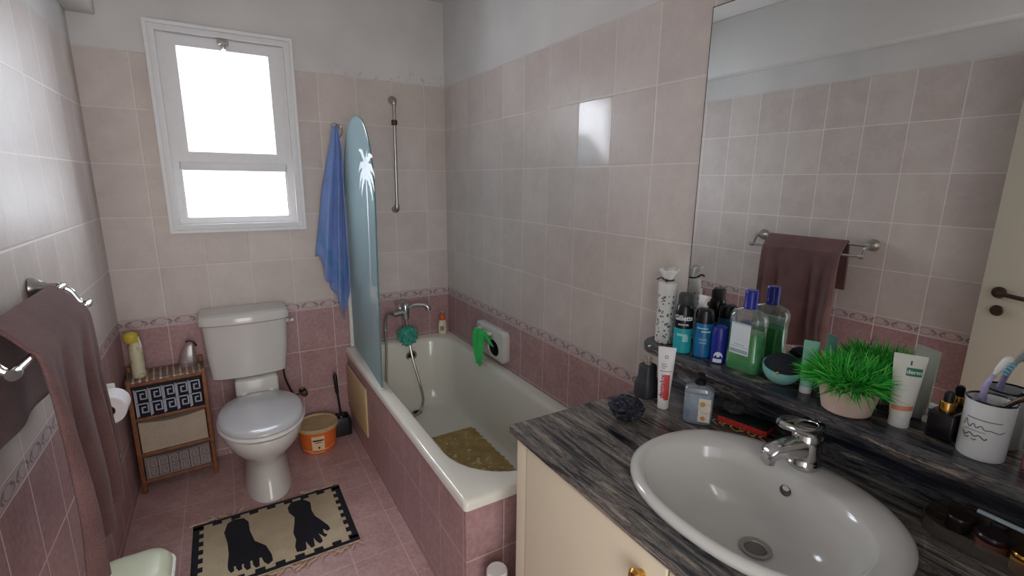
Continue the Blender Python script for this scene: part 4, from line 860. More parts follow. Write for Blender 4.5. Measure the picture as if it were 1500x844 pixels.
M['blk'] = plain('gloss_black', rgb(20, 21, 27), 0.25, var=0.1); M['teal'] = plain('teal_print', rgb(38, 160, 168), 0.3, var=0.06, scale=20); M['navyblue'] = plain('blue_print', rgb(26, 104, 158), 0.3, var=0.18, scale=16); M['deepblue'] = plain('deep_blue', rgb(30, 40, 140), 0.3, var=0.1, scale=16)
M['txt_w'] = plain('white_lettering', rgb(222, 226, 228), 0.4, var=0.01); M['txt_pale'] = plain('pale_lettering', rgb(150, 204, 206), 0.4, var=0.01)
def can(name, lab, cat, x, y, secs, group=None):
    th = thing(name, lab, cat, (x, y, LZ), group); objs = []
    for nm, prof, mat in secs:
        bm = BM(); lathe(bm, [(r, LZ + z) for r, z in prof], (x, y, 0), 32); objs.append(obj(nm, bm, mat, th))
    return th, objs
sg, so_ = can('shaving_foam_can', 'tall black and teal shaving can with large white lettering on the ledge', 'can', 1.645, -1.973,
    [('can_body', [(0.024, 0.0004), (0.0265, 0.003), (0.0265, 0.078)], M['teal']), ('black_sleeve', [(0.0266, 0.0775), (0.0266, 0.125), (0.0235, 0.143), (0.019, 0.15)], M['blk']), ('cap', [(0.0195, 0.149), (0.021, 0.152), (0.0205, 0.176), (0.016, 0.182)], plain('dark_grey_cap', rgb(58, 58, 58), 0.5))])
fa = face_ang((1.645, -1.973))
bm = BM(); put_text(bm, 'Gillette', 0.0215, on_cyl((1.645, -1.973), 0.0267, fa, LZ + 0.11), 0.0006, sx=0.9); put_text(bm, 'SHAVE GEL', 0.0062, on_cyl((1.645, -1.973), 0.0267, fa, LZ + 0.09), 0.0002)
obj('lettering', bm, M['txt_w'], so_[1], smooth=0)
bm = BM(); f_ = on_cyl((1.645, -1.973), 0.0266, fa, LZ); rect_on(bm, f_, -0.017, 0.013, 0.055, 0.062, 8); rect_on(bm, f_, 0.0, 0.016, 0.038, 0.056, 8); obj('print', bm, M['txt_pale'], so_[0], smooth=0)
gg, go_ = can('shaving_gel_can', 'short blue shaving gel can with black cap on the ledge', 'can', 1.668, -2.028,
    [('can_body', [(0.0245, 0.0004), (0.027, 0.003), (0.027, 0.098), (0.025, 0.104)], M['navyblue']), ('cap', [(0.0262, 0.1035), (0.0262, 0.128), (0.023, 0.14), (0.015, 0.145)], M['blk'])])
fa = face_ang((1.668, -2.028)); bm = BM(); f_ = on_cyl((1.668, -2.028), 0.027, fa, LZ)
put_text(bm, 'COOL', 0.0085, lambda x, y: f_(x, y + 0.056), 0.0002); put_text(bm, 'WAVE', 0.0075, lambda x, y: f_(x, y + 0.046), 0.0002); rect_on(bm, f_, -0.02, 0.012, 0.088, 0.0915, 8); rect_on(bm, f_, -0.006, 0.02, 0.078, 0.083, 8)
obj('lettering', bm, M['txt_pale'], go_[0], smooth=0)
dd_, do_ = can('deodorant_bottle', 'small deep blue deodorant bottle with white dome label on the ledge', 'bottle', 1.664, -2.086,
    [('bottle_body', [(0.0175, 0.0004), (0.0205, 0.003), (0.0205, 0.062)], M['deepblue']), ('cap', [(0.0205, 0.0625), (0.0205, 0.09), (0.017, 0.104), (0.009, 0.109)], M['deepblue'])])
fa = face_ang((1.664, -2.086)); f_ = on_cyl((1.664, -2.086), 0.0205, fa, LZ); bm = BM()
for k in range(10):
    a0, a1 = PI * k / 10, PI * (k + 1) / 10; vs = [bm.verts.new(f_(*q)) for q in ((0, 0.02), (0.0125 * math.cos(a0), 0.02 + 0.016 * math.sin(a0)), (0.0125 * math.cos(a1), 0.02 + 0.016 * math.sin(a1)))]; bm.faces.new(vs)
rect_on(bm, f_, -0.0135, 0.0105, 0.004, 0.015, 6); obj('label', bm, M['txt_w'], do_[0], smooth=0)

# mouthwash
mw = thing('mouthwash_bottle', 'clear bottle of green mouthwash with dark blue cap on the ledge', 'bottle', (1.672, -2.168, LZ)); mx_, my_ = 1.672, -2.162
def mrow(hx, hy, z, r): return rrect(mx_ - hx, mx_ + hx, my_ - hy * (1.07 if hy > 0.02 else 1), my_ + hy * (1.07 if hy > 0.02 else 1), r, LZ + z * 0.955, 6)
bm = BM(); loft(bm, [mrow(0.025, 0.041, 0.0004, 0.018), mrow(0.028, 0.045, 0.005, 0.02), mrow(0.028, 0.045, 0.05, 0.02), mrow(0.0265, 0.0435, 0.056, 0.02), mrow(0.0265, 0.0435, 0.135, 0.02), mrow(0.028, 0.045, 0.142, 0.02), mrow(0.028, 0.045, 0.16, 0.021), mrow(0.024, 0.038, 0.175, 0.02), mrow(0.016, 0.018, 0.184, 0.0155), mrow(0.0145, 0.0145, 0.19, 0.0144)])
mb = obj('bottle_body', bm, glassy('clear_bottle', rgb(240, 247, 244), 0.06, 0.06), mw, smooth=0.9)
bm = BM(); loft(bm, [mrow(0.023, 0.039, 0.002, 0.017), mrow(0.0262, 0.0432, 0.006, 0.019), mrow(0.0262, 0.0432, 0.05, 0.019), mrow(0.0247, 0.0417, 0.056, 0.019), mrow(0.0247, 0.0417, 0.118, 0.019)])
M['liquid'] = glassy('green_liquid', rgb(34, 196, 92), 0.5, 0.1, 0.02); obj('mouthwash', bm, M['liquid'], mb, smooth=0.9)['label'] = 'green liquid filling two thirds of the bottle'
bm = BM(); lathe(bm, [(0.0165, LZ + 0.175), (0.018, LZ + 0.177), (0.0175, LZ + 0.182), (0.0165, LZ + 0.184), (0.017, LZ + 0.216), (0.016, LZ + 0.224), (0.0145, LZ + 0.226)], (mx_, my_, 0), 30); obj('cap', bm, M['deepblue'], mw)
lf = lambda x, y: Vector((mx_ - 0.0272, my_ - x, LZ + y))
bm = BM(); rect_on(bm, lf, -0.031, 0.025, 0.05, 0.137, 1); lbm = obj('label', bm, plain('silver_label', rgb(214, 222, 226), 0.35, var=0.06, scale=14), mb, smooth=0)
bm = BM(); lf2 = lambda x, y: Vector((mx_ - 0.0277, my_ - x, LZ + y)); rect_on(bm, lf2, -0.029, 0.023, 0.07, 0.0716, 1); rect_on(bm, lf2, -0.029, 0.023, 0.054, 0.064, 1); rect_on(bm, lf2, -0.018, 0.012, 0.076, 0.078, 1); obj('label_print', bm, plain('grey_print', rgb(150, 164, 170), 0.4), lbm, smooth=0)

# small turquoise dish tilted, dark inside
dsx = thing('glass_dish', 'small turquoise glass dish holding a dark sponge beside the mouthwash', 'dish', (1.668, -2.268, LZ))
Rt = Matrix.Rotation(math.radians(-9), 3, 'Y') @ Matrix.Rotation(math.radians(10), 3, 'X'); cc = Vector((1.668, -2.268, LZ + 0.046))
M['aqua'] = glassy('turquoise_glass', rgb(168, 228, 220), 0.6, 0.12, 0.05)
bm = BM(); pr_ = [(0.046 * math.sin(a), -0.046 * math.cos(a)) for a in [math.radians(q) for q in (4, 18, 32, 46, 60, 74, 88, 98)]] + [(0.0425 * math.sin(a), -0.0425 * math.cos(a)) for a in [math.radians(q) for q in (97, 80, 60, 40, 20, 4)]]
lathe(bm, pr_, cc, 36, M=Rt); bo = obj('bowl', bm, M['aqua'], dsx, smooth=1.2)
bm = BM(); lathe(bm, [(0.0415, -0.004), (0.042, 0.004), (0.039, 0.016), (0.028, 0.025), (0.012, 0.029)], cc, 32, M=Rt); obj('dark_sponge', bm, cloth('dark_sponge', rgb(44, 48, 54), 300, 0.2, 0.6, 0), dsx)
bm = BM(); fp = cc + Vector((CAM.x - cc.x, CAM.y - cc.y + 0.25, -0.05)).normalized() * 0.0462; bmesh.ops.create_uvsphere(bm, u_segments=12, v_segments=8, radius=0.004, matrix=Matrix.Translation(fp)); obj('bead', bm, M['gold'], bo)

# tubes standing on their caps
def squeeze_tube(name, lab, x, y, z0, capr, caph, h, r, w_, body, capm, ang, group=None, n=32):
    th = thing(name, lab, 'tube', (x, y, z0)); bm = BM()
    lathe(bm, [(capr * 0.96, z0 + 0.0004), (capr, z0 + 0.002), (capr * 0.97, z0 + caph)], (x, y, 0), n); co_ = obj('cap', bm, capm, th)
    L_ = []; ca, sa = math.cos(ang), math.sin(ang)   # ang: direction the broad face looks
    for k in range(13):
        s = k / 12; hw = r + (w_ - r) * s; hd = r * (1 - s) ** 0.75 + 0.0012; l = []
        for i in range(n):
            a = 2 * PI * i / n; u_ = hw * math.cos(a); v_ = hd * math.sin(a); l.append(Vector((x - sa * u_ + ca * v_, y + ca * u_ + sa * v_, z0 + caph + 0.001 + (h - caph - 0.001) * s * 0.94)))
        L_.append(l)
    L_.append([Vector((p.x, p.y, z0 + h)) for p in L_[-1]]); loft(bm2 := BM(), L_); bo_ = obj('tube_body', bm2, body, th, smooth=1.0)
    def fn(u_, v_, off=0.0012):   # point on the broad front face, u to the viewer's right, v height
        s = max(0, min(1, (v_ - caph - 0.001) / ((h - caph - 0.001) * 0.94))); hw = r + (w_ - r) * s; hd = r * (1 - s) ** 0.75 + 0.0012
        d_ = hd * math.sqrt(max(0.0, 1 - (u_ / hw) ** 2)) + off; return Vector((x - sa * u_ + ca * d_, y + ca * u_ + sa * d_, z0 + v_))
    return th, co_, bo_, fn
a_ = face_ang((1.674, -2.327))
squeeze_tube('lotion_tube', 'small pale green tube on a white cap left of the grass plant', 1.674, -2.327, LZ, 0.0135, 0.017, 0.132, 0.0135, 0.0165, plain('green_tube', rgb(132, 196, 176), 0.35, var=0.12, scale=30), M['white_plastic'], a_)
a_ = face_ang((1.684, -2.52)) + 0.12
th, co_, bo_, fn = squeeze_tube('cream_tube', 'white cream tube with green label beside the dark dropper bottle', 1.678, -2.52, LZ, 0.0185, 0.024, 0.158, 0.019, 0.028, plain('cream_tube_white', rgb(222, 220, 208), 0.35, var=0.03), M['white_plastic'], a_)
bm = BM(); rect_on(bm, lambda u, v: fn(u, v), -0.004, 0.022, 0.115, 0.132, 10, 4); gp = obj('green_panel', bm, plain('dark_green_panel', rgb(40, 116, 84), 0.4), bo_, smooth=0)
bm = BM(); put_text(bm, 'derm', 0.0115, lambda u, v: fn(u + 0.009, v + 0.1235, 0.0018), 0.0003); obj('lettering', bm, M['txt_w'], gp, smooth=0)
bm = BM(); rect_on(bm, lambda u, v: fn(u, v + 0.1 * u), -0.018, 0.018, 0.04, 0.05, 10, 3); obj('coral_wave', bm, plain('coral_print', rgb(226, 140, 112), 0.4), bo_, smooth=0)
bm = BM(); rect_on(bm, lambda u, v: fn(u, v), 0.001, 0.0035, 0.137, 0.146, 2, 2); obj('print', bm, M['blk'], bo_, smooth=0)

# potted artificial grass
pt = thing('potted_grass', 'bright green artificial grass in a pale pink pot on the ledge', 'potted plant', (1.655, -2.428, LZ)); pc_ = (1.655, -2.428, 0)
bm = BM(); lathe(bm, [(0.044, LZ + 0.0005), (0.048, LZ + 0.004), (0.063, LZ + 0.075), (0.064, LZ + 0.078), (0.06, LZ + 0.078), (0.057, LZ + 0.066), (0.02, LZ + 0.064)], pc_, 40); obj('pot', bm, plain('pale_pink_pot', rgb(206, 178, 164), 0.6, var=0.03, scale=12), pt)
t = NT('grass_blades'); co = t.objco(); g_ = t.node('ShaderNodeNewGeometry'); c = t.ramp(g_.outputs['Random Per Island'], [(0.0, rgb(26, 120, 44)), (0.35, rgb(50, 178, 66)), (0.75, rgb(84, 212, 82)), (1.0, rgb(150, 230, 110))]); M['grass'] = t.end(t.bsdf(c, 0.5, 0, None, 0.3))
bm = BM(); rr = random.Random(11)
for k in range(2400):
    a = rr.uniform(0, 2 * PI); el = math.asin(rr.uniform(-0.18, 1.0)); ln = rr.uniform(0.042, 0.072) * (1.0 - 0.1 * max(0, math.sin(el))); r0 = 0.055 * math.sqrt(rr.random())
    p = Vector((pc_[0] + r0 * math.cos(a), pc_[1] + r0 * math.sin(a), LZ + rr.uniform(0.066, 0.085))); d = Vector((math.cos(a) * math.cos(el), math.sin(a) * math.cos(el), max(0.12, math.sin(el)))).normalized()
    d = (d + Vector((rr.gauss(0, .45), rr.gauss(0, .45), rr.gauss(0, .3)))).normalized(); w_ = rr.uniform(0.0013, 0.0023); up_ = Vector((rr.gauss(0, 1), rr.gauss(0, 1), rr.gauss(0, 1))); dr_ = rr.uniform(0.1, 0.55)
    prev = None
    for s in range(5):
        sd_ = d.cross(up_).normalized() * (w_ * (1 - (s / 4) ** 2 * 0.9))
        q = p.copy()
        if q.x > W - 0.010: q.x = W - 0.010 - rr.uniform(0, 0.004)
        if q.z < LZ + 0.012: q.z = LZ + 0.012
        if q.x > 1.648 and q.z < LZ + 0.16: q.y = max(-2.492, min(-2.347, q.y))
        cur = (bm.verts.new(q - sd_), bm.verts.new(q + sd_))
        if prev: bm.faces.new((prev[0], prev[1], cur[1], cur[0]))
        prev = cur; p = p + d * (ln / 4); d = (d + Vector((0, 0, -dr_ * 0.35 * s / 4 - 0.02))).normalized()
obj('foliage', bm, M['grass'], pt, smooth=0)

# dropper bottle
dp = thing('dropper_bottle', 'square black dropper bottle with gold collar beside the toothbrush cup', 'bottle', (1.695, -2.588, LZ)); dx_, dy_ = 1.694, -2.588
bm = BM(); box(bm, dx_ - 0.0225, dx_ + 0.0225, dy_ - 0.0225, dy_ + 0.0225, LZ + 0.0005, LZ + 0.058, 0.006, 3); obj('bottle_body', bm, M['blk'], dp)
bm = BM(); lathe(bm, [(0.0125, LZ + 0.057), (0.013, LZ + 0.059), (0.0128, LZ + 0.077), (0.0115, LZ + 0.079)], (dx_, dy_, 0), 24); obj('collar', bm, M['gold'], dp)
bm = BM(); lathe(bm, [(0.0085, LZ + 0.078), (0.008, LZ + 0.085), (0.0085, LZ + 0.093), (0.0065, LZ + 0.099), (0.003, LZ + 0.101)], (dx_, dy_, 0), 18); obj('rubber_bulb', bm, M['black_plastic'], dp)

# tooth brush cup
tc = thing('toothbrush_cup', 'white enamel cup with dark rim and script print on the ledge', 'cup', (1.667, -2.653, LZ)); tcx, tcy = 1.676, -2.652
bm = BM(); lathe(bm, [(0.033, LZ + 0.0005), (0.0348, LZ + 0.004), (0.0357, LZ + 0.112), (0.035, LZ + 0.113), (0.034, LZ + 0.111), (0.033, LZ + 0.01), (0.02, LZ + 0.008)], (tcx, tcy, 0), 48); tcb = obj('cup_body', bm, plain('white_enamel', rgb(222, 222, 222), 0.25, var=0.015), tc)
bm = BM(); tube(bm, [Vector((tcx + 0.035 * math.cos(a), tcy + 0.035 * math.sin(a), LZ + 0.1135)) for a in [2 * PI * i / 48 for i in range(49)]], 0.0019, 8, cap=False); obj('rim', bm, M['blk'], tc)
fa = face_ang((tcx, tcy)); f_ = on_cyl((tcx, tcy), 0.0357, fa, LZ, 0.0005); bm = BM()
rect_on(bm, lambda x, y: f_(x, y), -0.03, 0.022, 0.0795, 0.081, 10); rect_on(bm, lambda x, y: f_(x, y), -0.03, 0.002, 0.0565, 0.0575, 10)
def curl(pts, w_):
    p = [(q.x, q.y) for q in bez([(a, b, 0) for a, b in pts], 6)]
    for (a, b), (c, d) in zip(p, p[1:]):
        n_ = Vector((b - d, c - a, 0)); n_ = n_.normalized() * w_ if n_.length > 0 else n_
        bm.faces.new([bm.verts.new(f_(*q)) for q in ((a - n_.x, b - n_.y), (c - n_.x, d - n_.y), (c + n_.x, d + n_.y), (a + n_.x, b + n_.y))])
curl([(-0.033, 0.062), (-0.03, 0.075), (-0.026, 0.066), (-0.022, 0.062), (-0.017, 0.07), (-0.012, 0.063), (-0.006, 0.069), (0.0, 0.063), (0.008, 0.064), (0.02, 0.061), (0.028, 0.065)], 0.0008)
curl([(-0.034, 0.05), (-0.026, 0.045), (-0.02, 0.051), (-0.013, 0.046), (-0.006, 0.05), (0.002, 0.044), (0.005, 0.048)], 0.0011); curl([(-0.03, 0.044), (-0.024, 0.04), (-0.02, 0.043)], 0.0009); curl([(-0.016, 0.041), (-0.012, 0.039), (-0.009, 0.042)], 0.0009)
obj('script_print', bm, plain('grey_script', rgb(104, 104, 106), 0.5), tcb, smooth=0)
tb = thing('toothbrush', 'lilac and white toothbrush standing in the white enamel cup', 'toothbrush', (1.66, -2.65, LZ + 0.012)); 
A_ = [Vector(q) for q in ((1.690, -2.636, LZ + 0.013), (1.681, -2.638, LZ + 0.09), (1.668, -2.641, LZ + 0.135), (1.664, -2.650, LZ + 0.165), (1.666, -2.662, LZ + 0.195))]
M['lilac'] = plain('lilac_plastic', rgb(176, 166, 210), 0.35, var=0.2, scale=60)
bm = BM(); tube(bm, bez(A_[:4], 6), [0.0062] * 10 + [0.005] * 5 + [0.0036] * 4, 10); obj('handle', bm, M['lilac'], tb)
bm = BM(); tube(bm, bez([A_[3], A_[3] * .5 + A_[4] * .5, A_[4], A_[4] + Vector((0.002, -0.006, 0.006))], 5), [0.0036, 0.004, .005, .006, .0065, .0068, .007, .007, .007, .007, .007, .0068, .006, .005, .0045, .003], 10); hd_ = obj('head', bm, M['white_plastic'], tb)
bm = BM()
for i in range(4):
    for j in (-1, 0, 1):
        b0 = A_[3].lerp(A_[4], 0.35 + 0.2 * i) + Vector((j * 0.0035, 0, 0)); tube(bm, [b0, b0 + Vector((-0.002, -0.013, -0.006))], 0.0017, 6)
obj('bristles', bm, plain('teal_bristles', rgb(126, 182, 196), 0.6, var=0.3, scale=200), hd_)
rz = thing('razor', 'dark razor with metal head leaning in the white enamel cup', 'razor', (1.66, -2.68, LZ + 0.012))
B_ = [Vector(q) for q in ((1.664, -2.634, LZ + 0.013), (1.664, -2.655, LZ + 0.08), (1.666, -2.682, LZ + 0.122), (1.664, -2.702, LZ + 0.139), (1.663, -2.712, LZ + 0.142))]
bm = BM(); tube(bm, bez(B_, 5), [0.0045] * 12 + [0.0055] * 5 + [0.004] * 4, 10); obj('handle', bm, M['bronze'], rz)
bm = BM(); box(bm, 1.645, 1.683, -2.732, -2.712, LZ + 0.136, LZ + 0.148, 0.003); obj('blade_head', bm, M['steel'], rz)
pb = thing('nail_polish_bottle', 'small pink bottle with black cap at the right end of the ledge', 'bottle', (1.69, -2.724, LZ))
bm = BM(); lathe(bm, [(0.013, LZ + 0.0005), (0.0145, LZ + 0.003), (0.0145, LZ + 0.036), (0.008, LZ + 0.04)], (1.688, -2.72, 0), 22); obj('bottle_body', bm, plain('pink_polish', rgb(206, 122, 148), 0.2), pb)
bm = BM(); lathe(bm, [(0.009, LZ + 0.0395), (0.0095, LZ + 0.042), (0.0075, LZ + 0.085), (0.005, LZ + 0.087)], (1.688, -2.72, 0), 18); obj('cap', bm, M['blk'], pb)

# ---------------------------------------------------------------- things on the worktop
sdp = thing('soap_dispenser', 'dark grey soap dispenser with clear pump at the worktop corner', 'soap dispenser', (1.583, -1.903, CT)); s_c = (1.583, -1.903, 0)
bm = BM(); lathe(bm, [(0.03, CT + 0.0005), (0.0325, CT + 0.004), (0.0325, CT + 0.04), (0.029, CT + 0.052), (0.0245, CT + 0.066), (0.0235, CT + 0.098), (0.021, CT + 0.104), (0.01, CT + 0.105)], s_c, 36, pw=4.0); obj('bottle_body', bm, plain('matte_dark_grey', rgb(48, 49, 54), 0.5, var=0.05), sdp)
bm = BM(); lathe(bm, [(0.011, CT + 0.104), (0.011, CT + 0.112), (0.006, CT + 0.113), (0.006, CT + 0.119), (0.012, CT + 0.12), (0.012, CT + 0.1255)], s_c, 18); tube(bm, [(1.583, -1.903, CT + 0.1225), (1.555, -1.9, CT + 0.1215)], 0.004, 8); obj('pump', bm, glassy('clear_pump', rgb(220, 214, 200), 0.35), sdp)

a_ = face_ang((1.563, -1.99)); th, co_, bo_, fn = squeeze_tube('toothpaste_tube', 'white toothpaste tube with red stripe standing on its cap', 1.563, -1.99, CT, 0.0165, 0.022, 0.19, 0.0165, 0.025, plain('white_tube', rgb(228, 226, 226), 0.35, var=0.02), M['white_plastic'], a_)
bm = BM(); rect_on(bm, lambda u, v: fn(u, v), 0.0, 0.0135, 0.03, 0.108, 6, 8); obj('red_stripe', bm, plain('red_print', rgb(206, 64, 62), 0.4), bo_, smooth=0)
bm = BM(); put_text(bm, 'dentalux', 0.021, lambda u, v: fn(u - 0.006, v + 0.072, 0.0021), 0.0005, rot=PI / 2, sx=1.0); ld_ = obj('lettering', bm, plain('deep_red_lettering', rgb(190, 44, 48), 0.4), bo_, smooth=0)
bm = BM()
for k, (u0, u1, v0) in enumerate(((-0.012, 0.0, 0.138), (-0.012, 0.004, 0.132), (-0.011, -0.002, 0.126), (-0.016, 0.018, 0.117))): rect_on(bm, lambda u, v: fn(u, v), u0, u1, v0, v0 + 0.0022, 5)
for k in range(12):
    a0, a1 = 2 * PI * k / 12, 2 * PI * (k + 1) / 12
    bm.faces.new([bm.verts.new(fn(*q)) for q in ((0.0055 * math.cos(a0), 0.161 + 0.0055 * math.sin(a0)), (0.0055 * math.cos(a1), 0.161 + 0.0055 * math.sin(a1)), (0.003 * math.cos(a1), 0.161 + 0.003 * math.sin(a1)), (0.003 * math.cos(a0), 0.161 + 0.003 * math.sin(a0)))])
obj('grey_print', bm, plain('grey_violet_print', rgb(140, 130, 142), 0.4), bo_, smooth=0)

hs = thing('hand_soap_bottle', 'clear hand soap bottle with black pump behind the wash basin', 'bottle', (1.575, -2.103, CT)); hx_, hy_ = 1.575, -2.103; ha = face_ang((hx_, hy_))
def hrow(a, b, z, p=3.2, n=40):
    l = ell(0, 0, a, b, CT + z, n, p); Rz = Matrix.Rotation(ha + PI / 2, 3, 'Z'); return [Rz @ v + Vector((hx_, hy_, 0)) for v in l]
bm = BM(); loft(bm, [hrow(0.035, 0.02, 0.0005), hrow(0.039, 0.024, 0.005), hrow(0.039, 0.024, 0.098), hrow(0.037, 0.022, 0.108), hrow(0.02, 0.016, 0.114), hrow(0.012, 0.012, 0.116, 2), hrow(0.011, 0.011, 0.124, 2)]); hb_ = obj('bottle_body', bm, glassy('clear_soap_bottle', rgb(220, 226, 234), 0.18, 0.06), hs, smooth=1.0)
bm = BM(); loft(bm, [hrow(0.033, 0.018, 0.003), hrow(0.0372, 0.0222, 0.007), hrow(0.0372, 0.0222, 0.09)]); obj('soap', bm, plain('milky_soap', rgb(190, 194, 202), 0.4, var=0.06, scale=25), hb_, smooth=1.0)
fdir = Vector((math.cos(ha), math.sin(ha), 0)); rdir = Vector((-fdir.y, fdir.x, 0)); hf = lambda u, v, o=0.0: Vector((hx_, hy_, CT + v)) + fdir * (0.0243 + o) + rdir * u
bm = BM(); rect_on(bm, lambda u, v: hf(u, v), 0.001, 0.032, 0.014, 0.083, 1); hlb = obj('label', bm, plain('cream_label', rgb(214, 208, 196), 0.5, var=0.05), hb_, smooth=0)
bm = BM()
def disc(u, v, r_, o=0.0006, r2=0.0):
    for k in range(18):
        a0, a1 = 2 * PI * k / 18, 2 * PI * (k + 1) / 18; q = [(u + r_ * math.cos(a0), v + r_ * math.sin(a0)), (u + r_ * math.cos(a1), v + r_ * math.sin(a1))] + ([(u + r2 * math.cos(a1), v + r2 * math.sin(a1)), (u + r2 * math.cos(a0), v + r2 * math.sin(a0))] if r2 else [(u, v)])
        bm.faces.new([bm.verts.new(hf(*w_, o)) for w_ in q])
disc(0.011, 0.066, 0.0075); disc(0.014, 0.025, 0.0065); disc(0.02, 0.055, 0.015, 0.0005, 0.0138); obj('print', bm, plain('amber_print', rgb(190, 150, 84), 0.4), hlb, smooth=0)
bm = BM(); rect_on(bm, lambda u, v: hf(u, v, 0.0003), -0.033, -0.022, 0.022, 0.043, 1); obj('barcode', bm, plain('blue_grey_code', rgb(104, 122, 150), 0.5), hb_, smooth=0)
bm = BM(); lathe(bm, [(0.0145, CT + 0.116), (0.0155, CT + 0.118), (0.015, CT + 0.13), (0.0055, CT + 0.131), (0.0055, CT + 0.137), (0.011, CT + 0.138), (0.011, CT + 0.146), (0.004, CT + 0.149)], (hx_, hy_, 0), 22); tube(bm, [(hx_, hy_, CT + 0.143), (hx_ - 0.03, hy_ - 0.012, CT + 0.141), (hx_ - 0.036, hy_ - 0.014, CT + 0.136)], [0.005, 0.0045, 0.004], 10); obj('pump', bm, M['blk'], hs)

M['blk_net'] = plain('black_netting', rgb(24, 24, 38), 0.6, var=0.35, scale=70, bump=0.5)
pouf('hair_scrunchie', (1.413, -1.99, CT + 0.036), 0.047, M['blk_net'], 'dark navy ruffled scrunchie on the open worktop beside the basin', 'scrunchie', 9, 0.34, 2.6, squash=0.7)
pouf('black_hair_tie', (1.664, -2.155, CT + 0.045), 0.027, plain('brown_black_cloth', rgb(64, 58, 58), 0.7, var=0.4, scale=60), 'black crumpled hair tie lying on the red sponge', 'hair tie', 21, 0.5, 4.0, squash=0.5)
sg_ = thing('scouring_sponge', 'red sponge with dark green scouring top behind the wash basin', 'sponge', (1.665, -2.19, CT)); sg_.rotation_euler = (0, 0, math.radians(-78))
bm = BM(); box(bm, -0.066, 0.066, -0.028, 0.024, 0.0025, 0.022, 0.004); obj('red_sponge', bm, cloth('red_sponge', rgb(196, 62, 56), 200, 0.12, 0.6, 0), sg_, local=True)
bm = BM(); box(bm, -0.066, 0.066, -0.027, 0.025, 0.0222, 0.031, 0.003); obj('scouring_pad', bm, cloth('dark_green_pad', rgb(28, 40, 36), 260, 0.25, 0.9, 0), sg_, local=True)
bm = BM()
for k in range(9):
    x = -0.07 + 0.016 * k; tube(bm, bez([(x, -0.026, 0.006), (x + R.uniform(-.012, .012), -0.034, 0.005), (x + R.uniform(-.02, .02), -0.040 + R.uniform(-.004, .004), 0.002)], 4), 0.0014, 5)
obj('loose_threads', bm, plain('straw_threads', rgb(190, 178, 110), 0.6, var=0.3), sg_, local=True)

# acrylic tray with cosmetics
ty = thing('acrylic_tray', 'clear acrylic tray of dark cosmetics on the worktop under the ledge', 'tray', (1.64, -2.74, CT))
bm = BM(); o_ = [0.03, 0.045, 0.045, 0.03]; tl_ = lambda i, z: rrect(1.585 + i, 1.702 - i, -2.9 + i, -2.604 - i, [0.045 - i] * 4, CT + z)
loft(bm, [tl_(0.002, 0.0012), tl_(0, 0.003), tl_(0, 0.032), tl_(0.0025, 0.032), tl_(0.0025, 0.004)], False, True); obj('tray_body', bm, glassy('smoky_acrylic', rgb(216, 208, 200), 0.06, 0.06), ty, smooth=0.9)
def jar(name, lab, x, y, r, h, mat, capm, caph, cat='jar', group=None):
    th = thing(name, lab, cat, (x, y, CT + 0.0042), group); z = CT + 0.0042; bm = BM(); lathe(bm, [(r * .93, z), (r, z + .003), (r, z + h), (r * .8, z + h + .002)], (x, y, 0), 26); obj('jar_body', bm, mat, th)
    bm = BM(); lathe(bm, [(r * 1.02, z + h + .001), (r * 1.05, z + h + .003), (r * 1.03, z + h + caph - .003), (r * .94, z + h + caph), (r * 0.2, z + h + caph)], (x, y, 0), 26); obj('lid', bm, capm, th); return th
M['umber'] = plain('dark_umber', rgb(42, 30, 32), 0.25); M['rose'] = glassy('rose_brown', rgb(150, 96, 84), 0.7, 0.1); M['amber'] = plain('amber_plastic', rgb(176, 124, 58), 0.35)
jar('cosmetic_jar', 'dark brown cosmetic jar at the far end of the tray', 1.653, -2.652, 0.02, 0.018, M['umber'], M['umber'], 0.012)
jar('cosmetic_jar', 'rose brown cosmetic jar with dark lid in the middle of the tray', 1.638, -2.704, 0.025, 0.02, M['rose'], M['umber'], 0.012)
jar('cosmetic_jar', 'amber cosmetic jar at the near end of the tray', 1.612, -2.75, 0.016, 0.026, M['amber'], M['gold'], 0.01)
pn = thing('make_up_pencil', 'pale blue make-up pencil lying across the jars in the tray', 'pencil', (1.69, -2.69, CT + 0.04))
bm = BM(); tube(bm, [(1.694, -2.665, CT + 0.0385), (1.688, -2.76, CT + 0.0385)], 0.0045, 8); obj('barrel', bm, plain('pale_blue_barrel', rgb(190, 208, 218), 0.4), pn)
bm = BM(); tube(bm, [(1.694, -2.665, CT + 0.0385), (1.6952, -2.647, CT + 0.0385)], [0.0045, 0.001], 8); obj('tip', bm, M['blk'], pn)
jar('eyeshadow_pot', 'black eyeshadow pot against the back of the tray', 1.684, -2.70, 0.012, 0.022, M['blk'], M['blk'], 0.0075, 'pot')

